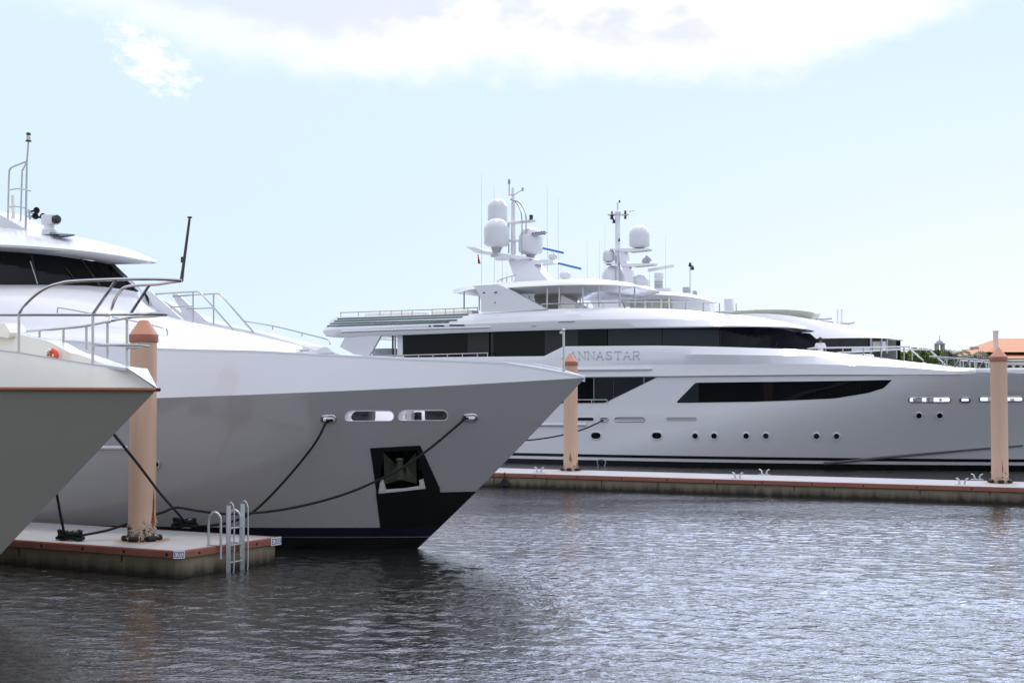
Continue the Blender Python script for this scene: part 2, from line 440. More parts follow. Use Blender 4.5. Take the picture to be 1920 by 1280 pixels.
# ------------------------------------------------------------------ water
def build_water():
    m = bpy.data.materials.new("harbour_water"); m.use_nodes = True
    nt = m.node_tree; b = nt.nodes['Principled BSDF']
    b.inputs['Base Color'].default_value = (.018, .0178, .016, 1); b.inputs['Roughness'].default_value = .045
    b.inputs['IOR'].default_value = 1.6
    tc = nt.nodes.new('ShaderNodeTexCoord')
    def noise(sx, sy, sc, det):
        mp = nt.nodes.new('ShaderNodeMapping'); mp.inputs['Scale'].default_value = (sx, sy, 1)
        nt.links.new(tc.outputs['Object'], mp.inputs['Vector'])
        o = nt.nodes.new('ShaderNodeTexNoise'); o.inputs['Scale'].default_value = sc; o.inputs['Detail'].default_value = det
        nt.links.new(mp.outputs[0], o.inputs['Vector']); return o.outputs['Fac']
    a = noise(.75, 1.25, 3.6, 3); c = noise(.9, 1.3, 9.0, 2); g = noise(.6, 1.5, .16, 2)
    ad = nt.nodes.new('ShaderNodeMath'); ad.operation = 'MULTIPLY_ADD'; ad.inputs[1].default_value = .42
    nt.links.new(c, ad.inputs[0]); nt.links.new(a, ad.inputs[2])
    bp = nt.nodes.new('ShaderNodeBump'); bp.inputs['Strength'].default_value = .55; bp.inputs['Distance'].default_value = .07
    gr = nt.nodes.new('ShaderNodeMapRange'); gr.inputs['From Min'].default_value = .35; gr.inputs['From Max'].default_value = .65
    gr.inputs['To Min'].default_value = .36; gr.inputs['To Max'].default_value = .74
    nt.links.new(g, gr.inputs['Value']); nt.links.new(gr.outputs['Result'], bp.inputs['Strength'])
    nt.links.new(ad.outputs[0], bp.inputs['Height']); nt.links.new(bp.outputs[0], b.inputs['Normal'])
    xs = np.concatenate([[-3000, -1500, -700, -350, -180, -100, -60], np.arange(-34, -18, .8), np.arange(-18, 20, .065), np.arange(20, 40, .8), [60, 100, 180, 350, 700, 1500, 3000]])
    ys = np.concatenate([[-800, -300, -100, -40, -10, 0, 8], np.arange(12, 17, .5), np.arange(17, 47, .06), np.arange(47, 60, .3), np.arange(60, 100, 1.5), [110, 130, 160, 200]])
    X, Y = np.meshgrid(xs, ys); Z = np.zeros_like(X)
    rng = np.random.RandomState(3)
    for k in range(60):
        lam = .26 * (4.6 ** (rng.rand() ** 1.1)); th = R(80) + rng.randn() * .7
        kx, ky = math.cos(th) * 2 * math.pi / lam, math.sin(th) * 2 * math.pi / lam
        amp = .0032 * lam ** .9 * (.6 + .8 * rng.rand())
        ph = kx * X + ky * Y + rng.rand() * 6.28 + 1.3 * np.sin(X * (.3 + .5 * rng.rand()) + rng.rand() * 6) + 1.3 * np.sin(Y * (.4 + .6 * rng.rand()) + rng.rand() * 6)
        Z += amp * (np.sin(ph) + .25 * np.sin(2 * ph + .7))
    gust = .72 + .4 * np.sin(X * .21 + .13 * Y + .8) * np.sin(Y * .17 - .09 * X + .5)
    fade = np.clip((47 - Y) / 10, 0, 1) * np.clip((Y - 14) / 3, 0, 1) * np.clip((19 - X) / 2, 0, 1) * np.clip((X + 17.5) / 2, 0, 1)
    Z *= fade * gust
    nx, ny = len(xs), len(ys)
    v = np.stack([X, Y, Z], -1).reshape(-1, 3)
    i = np.arange(nx * ny).reshape(ny, nx)
    f = np.stack([i[:-1, :-1], i[:-1, 1:], i[1:, 1:], i[1:, :-1]], -1).reshape(-1, 4)
    me = bpy.data.meshes.new('water')
    me.vertices.add(len(v)); me.vertices.foreach_set('co', v.ravel())
    me.loops.add(f.size); me.loops.foreach_set('vertex_index', f.ravel().astype(np.int32))
    me.polygons.add(len(f)); me.polygons.foreach_set('loop_start', (np.arange(len(f)) * 4).astype(np.int32))
    me.update(calc_edges=True); me.validate()
    me.polygons.foreach_set('use_smooth', [True] * len(f))
    me.materials.append(m)
    o = bpy.data.objects.new('water', me); COL.objects.link(o); o['kind'] = 'structure'
build_water()

# ------------------------------------------------------------------ docks
DZ = .58
def dock_mats():
    m = mat("dock_concrete", (.25, .205, .145), .9, vary=.25, vscale=1.2, bump=.5, bscale=18)
    nt = m.node_tree; b = nt.nodes['Principled BSDF']; tc = nt.nodes.new('ShaderNodeTexCoord')
    mp = nt.nodes.new('ShaderNodeMapping'); mp.inputs['Scale'].default_value = (2.6, 2.6, .35); nt.links.new(tc.outputs['Object'], mp.inputs[0])
    n1 = nt.nodes.new('ShaderNodeTexNoise'); n1.inputs['Scale'].default_value = 1.6; n1.inputs['Detail'].default_value = 7; nt.links.new(mp.outputs[0], n1.inputs[0])
    sp = nt.nodes.new('ShaderNodeSeparateXYZ'); nt.links.new(tc.outputs['Object'], sp.inputs[0])
    # growth that climbs unevenly from the waterline
    a = nt.nodes.new('ShaderNodeMath'); a.operation = 'MULTIPLY_ADD'; a.inputs[1].default_value = -.34; a.inputs[2].default_value = .17
    nt.links.new(n1.outputs['Fac'], a.inputs[0])
    s = nt.nodes.new('ShaderNodeMath'); s.operation = 'ADD'; nt.links.new(sp.outputs[2], s.inputs[0]); nt.links.new(a.outputs[0], s.inputs[1])
    r = nt.nodes.new('ShaderNodeMapRange'); r.inputs['From Min'].default_value = .04; r.inputs['From Max'].default_value = .33
    nt.links.new(s.outputs[0], r.inputs['Value'])
    mx = nt.nodes.new('ShaderNodeMix'); mx.data_type = 'RGBA'; mx.inputs[6].default_value = (.022, .019, .014, 1)
    nt.links.new(r.outputs['Result'], mx.inputs[0]); nt.links.new(nt.nodes[m['_mix']].outputs[2], mx.inputs[7])
    nt.links.new(mx.outputs[2], b.inputs['Base Color'])
    return m
CONC = dock_mats()
DECKC = mat("dock_deck_concrete", (.385, .372, .375), .9, vary=.16, vscale=.8, bump=.15, bscale=40)
STRIP = mat("terracotta_fender_board", (.275, .10, .065), .75, vary=.28, vscale=2.5, bump=.15)
PILEC = mat("salmon_pile_paint", (.61, .395, .28), .6, vary=.09, vscale=2.2, bump=.12, bscale=14, stretch=(3, 3, .22))
CAPC = mat("terracotta_cap_paint", (.52, .24, .15), .6, vary=.06)
BANDC = mat("terracotta_band_paint", (.33, .125, .08), .6, vary=.06)

def dock(label, outline, u, n, bolts):
    """outline: counter-clockwise plan points on the deck"""
    c = outline[0]; root = thing('floating_dock', label, 'dock', (c.x, c.y, 0))
    k = len(outline); cen = sum(outline, Vector()) / k
    def off(d):
        out = []
        for i in range(k):
            a, b, e = outline[i - 1], outline[i], outline[(i + 1) % k]
            t1 = (b - a).normalized(); t2 = (e - b).normalized()
            n1 = Vector((t1.y, -t1.x, 0)); n2 = Vector((t2.y, -t2.x, 0)); q = (n1 + n2); q = q / max(.3, q.dot(n1))
            out.append(b + q * d)
        return out
    def ring(pts, z): return [Vector((p.x, p.y, z)) for p in pts]
    ins = off(-.10)
    mb = MB(); rows = [ring(ins, -.9), ring(ins, .20), ring(ins, .405)]
    for r in rows: pass
    # split long sides so the concrete is cast in bays with thin joints
    mb.grid(rows, close_u=True); mb.build('concrete_body', CONC, root, smooth=False)
    jb = MB()
    for i in range(k):
        a, b = ins[i], ins[(i + 1) % k]; ln = (b - a).length
        if ln < 6: continue
        t = (b - a).normalized(); nn = Vector((t.y, -t.x, 0)); q = 1.3
        while q < ln - .5:
            h = random.uniform(.12, .30); p = a + t * q + nn * .004
            if nn.y < 0 and -15 < p.x < 26: MB().box((p.x, p.y, .40 - h / 2), (.035, .016, h), math.atan2(t.y, t.x)).build('casting_joint', ALGAE, root, smooth=False)
            q += random.choice([1.5, 2.4, 3.1])
    mb = MB(); o2 = off(-.085); o1 = off(0)
    mb.grid([ring(off(-.06), .41), ring(o1, .43), ring(o1, DZ - .02), ring(off(-.012), DZ + .004), ring(o2, DZ + .004), ring(o2, .5)], close_u=True)
    mb.build('fender_board', STRIP, root, angle=25)
    MB().poly(ring(o2, DZ)).build('deck', DECKC, root, smooth=False)
    for P, nn in bolts:
        MB().lathe(P, [(.034, -.01), (.034, .006), (.02, .012), (0, .012)], 10, axis=nn).build('bolt', BLACK, root)
    return root

# near dock (finger between the cream yacht and the grey one)
YD = 28.5
ud = Vector((math.cos(R(YD)), -math.sin(R(YD)), 0)); nd = Vector((-math.sin(R(YD)), -math.cos(R(YD)), 0))
FC = on_z(527, 1006, DZ); FC.z = 0; WD = 3.42
NC = FC + nd * WD; bv = .16
LD = 46
near_out = [NC - ud * bv, NC - nd * bv, FC + nd * .05, FC - ud * .05, FC - ud * LD, NC - ud * LD]
bolts = [(NC - ud * q + Vector((0, 0, .50)) + nd * .0, nd) for q in (.35, 1.55, 2.75, 4.0, 5.3)] + [(NC - nd * q + Vector((0, 0, .50)), ud) for q in (.62, 2.55)]
dock('concrete finger dock with salmon edge boards between the cream yacht and the grey yacht', near_out, ud, nd, bolts)
YF = 26.5
uf = Vector((math.cos(R(YF)), -math.sin(R(YF)), 0)); nf = Vector((-math.sin(R(YF)), -math.cos(R(YF)), 0))
FE = on_z(1400, 899.5, DZ); FE.z = 0; WF = 3.5
bolts = [(FE - uf * q + Vector((0, 0, .50)), nf) for q in np.arange(-12, 22, 1.9)]
dock('long low concrete dock crossing the water in front of the large white yacht', [FE - uf * 60, FE + uf * 40, FE + uf * 40 - nf * WF, FE - uf * 60 - nf * WF], uf, nf, bolts)

# ------------------------------------------------------------------ piles
def pile_mesh(label, loc, pointed, group):
    root = thing('mooring_pile', label, 'pile', loc, group); o = Vector(loc)
    top = 4.94
    prof = [(.30, -2.5), (.30, 1.0), (.298, 2.5), (.295, 4.45)]
    MB().lathe(o, prof, 40).build('shaft', PILEC, root)
    MB().lathe(o, [(.30, 4.44), (.322, 4.45), (.324, 4.60), (.318, 4.615)], 40).build('band', BANDC, root)
    cp = [(.318, 4.615), (.025, top + .03), (.0, top + .035)] if pointed else [(.318, 4.615), (.30, 4.64), (.26, 4.70), (.125, 4.90), (.105, top - .01), (.06, top), (0, top)]
    MB().lathe(o, cp, 40).build('cap', CAPC, root, angle=30)
    return root
def pile_foot(root, shells, rollers):
    o = ORG[root.name]; rnd = random.Random(root.name + 'f')
    pm = MB().lathe(o, [(.30, .006), (.60, .006), (.62, .0)], 36); pm.build('collar_plate', TAN, root)
    for k in range(rollers):
        a = 2 * math.pi * k / rollers + .3; c = o + Vector((.385 * math.cos(a), .385 * math.sin(a), .066))
        t = Vector((-math.sin(a), math.cos(a), 0))
        MB().lathe(c - t * .11, [(.03, 0), (.06, .012), (.066, .05), (.066, .17), (.06, .208), (.03, .22)], 12, axis=t).build('roller', RUBBER, root)
    for nm, m_, num, zmax in (('shell_growth', SHELL, shells, .50), ('dark_growth', ALGAE, shells // 2, .36)):
        g = MB()
        for k in range(num):
            a = rnd.uniform(0, 6.283); lim = zmax * (.5 + .5 * (math.sin(a * 5.0 + 1) * .5 + .5)); z = .02 + lim * rnd.random() ** 1.25
            r = rnd.uniform(.010, .027); rr = .30 + rnd.uniform(-.005, .012) + (.10 * rnd.random() ** 2 if z < .12 else 0)
            g.ball(o + Vector((rr * math.cos(a), rr * math.sin(a), z)), r, 6, rnd.uniform(.6, 1.3))
        if num: g.build(nm, m_, root, smooth=False, kind='stuff')
def rust(root, ang0, spread, z0, z1, seed):
    """ragged rust streaks where the paint has gone"""
    o = ORG[root.name]; rnd = random.Random(seed); g = MB(); nA = 13
    for k in range(nA):
        a = ang0 + spread * (k / (nA - 1) - .5); w = spread / nA * .62
        zz = z0 + (z1 - z0) * rnd.uniform(0, .35); ze = z0 + (z1 - z0) * (1 - abs(k / (nA - 1) - .55) * 1.5) * rnd.uniform(.6, 1)
        if ze < zz + .05: continue
        zs = np.linspace(zz, ze, 9); L_, R_ = [], []
        for j, z in enumerate(zs):
            ww = w * (.25 + .75 * math.sin(math.pi * min(1, (j + .6) / 8.6))) * rnd.uniform(.35, 1.3)
            for lst, q in ((L_, a - ww), (R_, a + ww)): lst.append(o + Vector((.3035 * math.cos(q), .3035 * math.sin(q), z)))
        g.grid([L_, R_])
    g.build('rust_stain', RUST, root, smooth=False)
def to_deck(px, py): p = on_z(px, py, DZ); p.z = DZ; return p
GP = 'salmon concrete mooring piles'
p0 = pile_mesh('salmon mooring pile with blunt cap on the near dock, rust at its foot', to_deck(266, 1013), False, GP)
pile_foot(p0, 420, 6); rust(p0, R(-24), R(30), .10, 1.15, 3); rust(p0, R(-20), R(16), .45, 1.35, 9)
p1 = pile_mesh('salmon pile with pointed cap on the far dock, behind the grey bow tip', to_deck(1070, 882), True, GP)
pile_foot(p1, 60, 6); rust(p1, R(-95), R(26), .35, .9, 5); rust(p1, R(-30), R(30), .1, .6, 8)
p2 = pile_mesh('salmon pile with pointed cap standing right of the house chimney on the far dock', to_deck(1875, 905), True, GP)
pile_foot(p2, 60, 6); rust(p2, R(-92), R(12), .25, 1.0, 6)

# ------------------------------------------------------------------ cleats
def cleat(label, loc, rz, group):
    root = thing('dock_cleat', label, 'cleat', loc, group); o = Vector(loc); Q = Matrix.Rotation(rz, 3, 'Z')
    MB().box(o + Vector((0, 0, .012)), (.46, .18, .024), rz, bev=.008).build('base_plate', ALU, root)
    for s in (-1, 1):
        pts = [o + Q @ Vector(p) for p in ((s * .09, 0, .02), (s * .10, 0, .10), (s * .125, 0, .17), (s * .17, 0, .21), (s * .22, 0, .22))]
        MB().tube(spline(pts, 4), [.042 - .0013 * i for i in range(17)], 10).build('horn', ALU, root)
    root.rotation_euler = (0, 0, 0)
    return root
GC = 'dock cleats'
c0 = cleat('black rope wrapped cleat near the left front edge of the near dock', to_deck(131, 1013), R(-YD), GC)
c1 = cleat('cleat on the back edge of the near dock where two black ropes end', to_deck(346, 989), R(-YD), GC)
def far_cleat(px, py, label): return cleat(label, to_deck(px, py), R(-YF), GC)
far_cleat(1011, 886.0, 'metal cleat just left of the pile behind the grey bow tip')
far_cleat(1383, 896.5, 'metal cleat on the front edge at the middle of the far dock')
far_cleat(1433, 890.2, 'metal cleat on the back edge at the middle of the far dock')
far_cleat(1804, 908, 'metal cleat on the front edge just left of the right hand pile')
far_cleat(1832, 899.5, 'metal cleat on the back edge just left of the right hand pile')

# dark triangular plate hanging from the far dock
P = FE - uf * 0; s_ = 0
for q in np.arange(0, 22, .02):
    w = FE - uf * q
    if 960 + w.x / w.y * 2666.67 < 948: break
tp = w + nf * .04
tri = MB().prism([tp + uf * -.30 + Vector((0, 0, .06)), tp + uf * .30 + Vector((0, 0, .06)), tp + uf * .03 + Vector((0, 0, .40)), tp - uf * .03 + Vector((0, 0, .40))], nf * .05)
tri.box(tp + nf * .02 + Vector((0, 0, .50)), (.03, .03, .24), -R(YF))
tag(tri.build('fender_plate', RUBBER, None, smooth=False, loc=(tp.x, tp.y, .06)), 'small black triangular plate hanging on the front of the far dock', 'fender')

# ------------------------------------------------------------------ berth signs
def berth_sign(text, label, P, ux, w, h):
    """P: centre of the plate's back"""
    nn = ux.cross(Vector((0, 0, 1))).normalized(); uz = Vector((0, 0, 1))
    root = thing('berth_sign', label, 'sign', P, 'berth number signs')
    a = P - ux * w / 2 - uz * h / 2
    MB().prism([a, a + ux * w, a + ux * w + uz * h, a + uz * h], nn * .012).build('plate', SIGNW, root, smooth=False)
    vs, fs, T = text_mesh(text, P, ux, uz, 1.0, 0)
    x0 = min(v.x for v in vs); x1 = max(v.x for v in vs); y0 = min(v.y for v in vs); y1 = max(v.y for v in vs)
    sx = w * .88 / (x1 - x0); sy = h * .74 / (y1 - y0)
    MB().add([P + ux * ((v.x - (x0 + x1) / 2) * sx) + uz * ((v.y - (y0 + y1) / 2) * sy) + nn * .0145 for v in vs], fs).build('lettering', SIGNB, root, smooth=False)
Pc = NC - (ud + nd) * bv / 2; nc = (ud + nd).normalized(); uc = Vector((0, 0, 1)).cross(nc)
berth_sign('E202', 'white E202 plate with blue characters on the near corner of the near dock', Pc + nc * .004 + Vector((0, 0, .505)), uc, .23, .165)
berth_sign('E203', 'white E203 plate with blue characters at the far corner beside the water', FC + nd * .20 + ud * .006 + Vector((0, 0, .50)), -nd, .36, .18)

# ------------------------------------------------------------------ swim ladder
def ladder():
    E = None
    for q in np.arange(0, WD, .01):
        w = NC - nd * q
        if 960 + w.x / w.y * 2666.67 > 437: E = w; break
    v = -nd; root = thing('swim_ladder', 'grey metal swim ladder with two hoop handles on the end of the near dock', 'ladder', (E.x, E.y, DZ))
    z = lambda k: Vector((0, 0, k))
    for s in (-1, 1):
        a = E + v * (s * .235) + ud * .10
        MB().box(a + z(.66), (.10, .035, 1.56), -R(YD) + R(35), bev=.008).build('stringer', ALU, root)
        pts = [a + z(1.42), a + ud * .03 + z(1.50), a + ud * .09 + z(1.49), a + ud * .14 + z(1.40), a + ud * .155 + z(1.2), a + ud * .155 + z(.1), a + ud * .10 + z(-.05), a + z(-.10)]
        MB().tube(spline(pts, 5), .017, 8).build('grab_tube', ALU, root)
    for zz in (.94, .57, .20, -.12):
        MB().tube([E + v * -.22 + ud * .10 + z(zz), E + v * .22 + ud * .10 + z(zz)], .022, 8).build('rung', ALU, root)
    for s in (-.46, .20):
        a = E + v * s
        pts = [a - ud * .26 + z(DZ), a - ud * .26 + z(1.10), a - ud * .20 + z(1.25), a - ud * .08 + z(1.30), a + ud * .04 + z(1.23), a + ud * .075 + z(1.08), a + ud * .075 + z(.30)]
        MB().tube(spline(pts, 6), .027, 10).build('hoop_handle', ALU, root)
        MB().box(a - ud * .11 + z(DZ + .012), (.34, .09, .02), -R(YD)).build('foot_plate', ALU, root)
ladder()

# ------------------------------------------------------------------ background shore
def bx(px, py, y): return at_y(px, py, y)
MB().grid([[Vector((-2500, 168, 1.0)), Vector((2500, 168, 1.0))], [Vector((-2500, 900, 1.5)), Vector((2500, 900, 1.5))]]).build('ground', SOIL, None, kind='structure')
sw = MB().box((0, 167.6, 0), (5000, .8, 2.3)); tag(sw.build('sea_wall', STONE, None, smooth=False, loc=(0, 167.6, 0)), 'low grey sea wall along the far shore', 'wall')
def house():
    Y = 205; A = bx(1790, 672, Y); B_ = bx(1990, 672, Y); zt = A.z; zb = 1.0; D = 16
    root = thing('shore_house', 'large pale house with orange tiled hip roof on the far shore', 'house', (A.x, Y, zb))
    x0, x1 = A.x + .9, B_.x
    MB().box(((x0 + x1) / 2, Y + D / 2, (zt + zb) / 2), (x1 - x0, D, zt - zb)).build('wall', STUCCO, root, smooth=False)
    rf = MB()
    def hip(ax, bx_, y0, y1, z0, rl, rr, zr):
        ym = (y0 + y1) / 2
        v = [(ax, y0, z0), (bx_, y0, z0), (bx_, y1, z0), (ax, y1, z0), (rl, ym, zr), (rr, ym, zr)]
        rf.add(v, [(0, 1, 5, 4), (1, 2, 5), (2, 3, 4, 5), (3, 0, 4), (3, 2, 1, 0)])
    pr = bx(1857, 654.5, Y + 6); hip(A.x - .2, B_.x + 1, Y - .8, Y + D + .8, zt, bx(1830, 655, Y + 8).x, B_.x - 3, bx(1857, 653.5, Y + 8).z)
    ro = rf.build('roof', ROOF, root, smooth=False)
    rf = MB(); q0 = bx(1852, 672, Y).x; hip(q0, B_.x + 6, Y + 1.5, Y + D + 2, bx(1852, 660, Y + 2).z, bx(1878, 637, Y + 8).x, B_.x + 2, bx(1900, 634, Y + 9).z)
    MB().add(rf.v, rf.f).build('upper_roof', ROOF, root, smooth=False)
    c = bx(1867, 640, Y + 3); h0, h1 = bx(1867, 672, Y + 3).z, bx(1867, 620, Y + 3).z
    ch = MB().box((c.x, Y + 3, (h0 + h1) / 2), (.55, .7, h1 - h0)); ch.box((c.x, Y + 3, h1 - .1), (.62, .8, .2)); ch.build('chimney', PINKS, root, smooth=False)
    c = bx(1827, 655, Y + 8); MB().box((c.x, Y + 8, c.z - .2), (1.1, .8, 1.2)).build('low_chimney', STONE, root, smooth=False)
    for px in (1815, 1829, 1843, 1857, 1871, 1893, 1907, 1921, 1935, 1960):
        a = bx(px, 690, Y); w = .42
        pts = [Vector((a.x - w, Y - .05, zb + 2)), Vector((a.x + w, Y - .05, zb + 2))] + [Vector((a.x + w * math.cos(t), Y - .05, zt - 1.3 + w * math.sin(t))) for t in np.linspace(0, math.pi, 9)]
        wn = MB().prism(pts, (0, .04, 0)).build('window', GLASSG, root, smooth=False)
        MB().tube(pts, .07, 6, closed=True).build('frame', STUCCO, wn)
house()
def tower():
    Y = 300; c = bx(1762, 660, Y); root = thing('bell_tower', 'small grey bell tower with open arch rising behind green trees', 'tower', (c.x, Y, 1.2))
    w = 15 / 2666.67 * Y; z = lambda py: bx(1762, py, Y).z
    z0, z1 = z(660), z(646)
    MB().box((c.x, Y, (1.2 + z0) / 2), (w * 1.3, w * 1.3, z0 - 1.2)).build('shaft', STONE, root, smooth=False)
    b = MB()
    for sx in (-1, 1):
        for sy in (-1, 1): b.box((c.x + sx * w * .36, Y + sy * w * .36, (z0 + z1) / 2), (w * .28, w * .28, z1 - z0))
    b.box((c.x, Y, z1 + .12), (w * 1.06, w * 1.06, .3)); b.box((c.x, Y, z0 + .1), (w * 1.2, w * 1.2, .3)); b.build('belfry', STONE, root, smooth=False)
    MB().lathe((c.x, Y, z1 + .27), [(w * .52, 0), (w * .40, .35), (w * .2, .6), (0, .75)], 12).build('dome', STONE, root)
    MB().tube([(c.x, Y, z1 + 1.0), (c.x, Y, z(629))], .07, 6).build('spire', STONE, root)
tower()
def tree(label, px, ptop, pbot, wpx, Y, seed, group):
    rnd = random.Random(seed); c = bx(px, pbot, Y); top = bx(px, ptop, Y).z; w = wpx / 2666.67 * Y / 2
    root = thing('broadleaf_tree', label, 'tree', (c.x, Y, 1.0), group); g = MB(); h = top - c.z
    t = MB().tube([(c.x, Y, 0.9), (c.x + .1, Y, c.z * .5), (c.x, Y, c.z + h * .5)], [.3, .24, .12], 8)
    clumps = [(Vector((c.x + rnd.uniform(-.8, .8) * w, Y + rnd.uniform(-.7, .7) * w, c.z + h * rnd.uniform(.05, .8))), rnd.uniform(.22, .38) * h + .25) for _ in range(18)]
    for p, r in clumps[:8]: t.tube([(c.x, Y, c.z * .7), p], [.10, .03], 5)
    t.build('trunk', BARK, root)
    for p, r in clumps:
        p.z = min(p.z, top - r * .9)
        for k in range(110):
            d = Vector((rnd.gauss(0, 1), rnd.gauss(0, 1), rnd.gauss(0, 1))).normalized() * r * rnd.uniform(.5, 1.05); q = p + d
            a = Vector((rnd.gauss(0, 1), rnd.gauss(0, 1), rnd.gauss(0, 1))).normalized() * .17; b = a.cross(Vector((rnd.random(), rnd.random(), 1))).normalized() * .12
            g.add([q - a, q - b, q + a, q + b], [(0, 1, 2, 3)])
    g.build('crown', LEAF, root, smooth=False)
GT = 'rounded green trees on the far shore'
for i, (px, pt, pb, w, l) in enumerate(((1704, 660, 676, 44, 'lowest bright green tree at the left end of the shore trees'), (1728, 653.5, 676, 44, 'tallest rounded green tree, left of the bell tower'), (1748, 657, 676, 30, 'rounded green tree at the left foot of the bell tower'), (1764, 658, 676, 30, 'green tree in front of the bell tower'))):
    tree(l, px, pt, pb, w, 176 + i * 3, i, GT)
def palm(label, px, ptop, Y, seed):
    rnd = random.Random(seed); c = bx(px, ptop + 5, Y); root = thing('palm_tree', label, 'palm', (c.x, Y, 1.0), 'palms on the far shore')
    MB().tube([(c.x + .3, Y, .9), (c.x + .1, Y, c.z * .55), (c.x, Y, c.z)], [.22, .15, .13], 8).build('trunk', BARK, root)
    g = MB()
    for k in range(26):
        a = rnd.uniform(0, 6.283); e = rnd.uniform(-.7, 1.3); L_ = rnd.uniform(1.5, 2.2); d = Vector((math.cos(a), math.sin(a), 0))
        pts = [Vector((c.x, Y, c.z)) + d * (L_ * t * math.cos(e * (1 - .3 * t))) + Vector((0, 0, L_ * (math.sin(e) * t - .55 * t * t))) for t in np.linspace(0, 1, 8)]
        sd = d.cross(Vector((0, 0, 1)))
        for i in range(7):
            for s in (-1, 1):
                p = pts[i]; l = .55 * (1 - .5 * i / 7); q = p + sd * s * l + (pts[i + 1] - p) * 1.1 - Vector((0, 0, .22))
                g.add([p, p.lerp(pts[i + 1], .55), q], [(0, 1, 2)])
    g.build('crown', LEAF2, root, smooth=False)
for i, (px, pt, l) in enumerate(((1786, 664, 'short palm just right of the bell tower trees'), (1804, 672, 'low palm in front of the left end of the orange roof'), (1823, 665, 'palm in front of the low grey chimney of the house'), (1840, 674, 'low palm between two taller palms before the house'), (1855, 667, 'palm right beside the right hand pile cap'), (1772, 676, 'lowest palm behind the bow rail of the large white yacht'))):
    palm(l, px, pt, 150 + 2 * i, i)

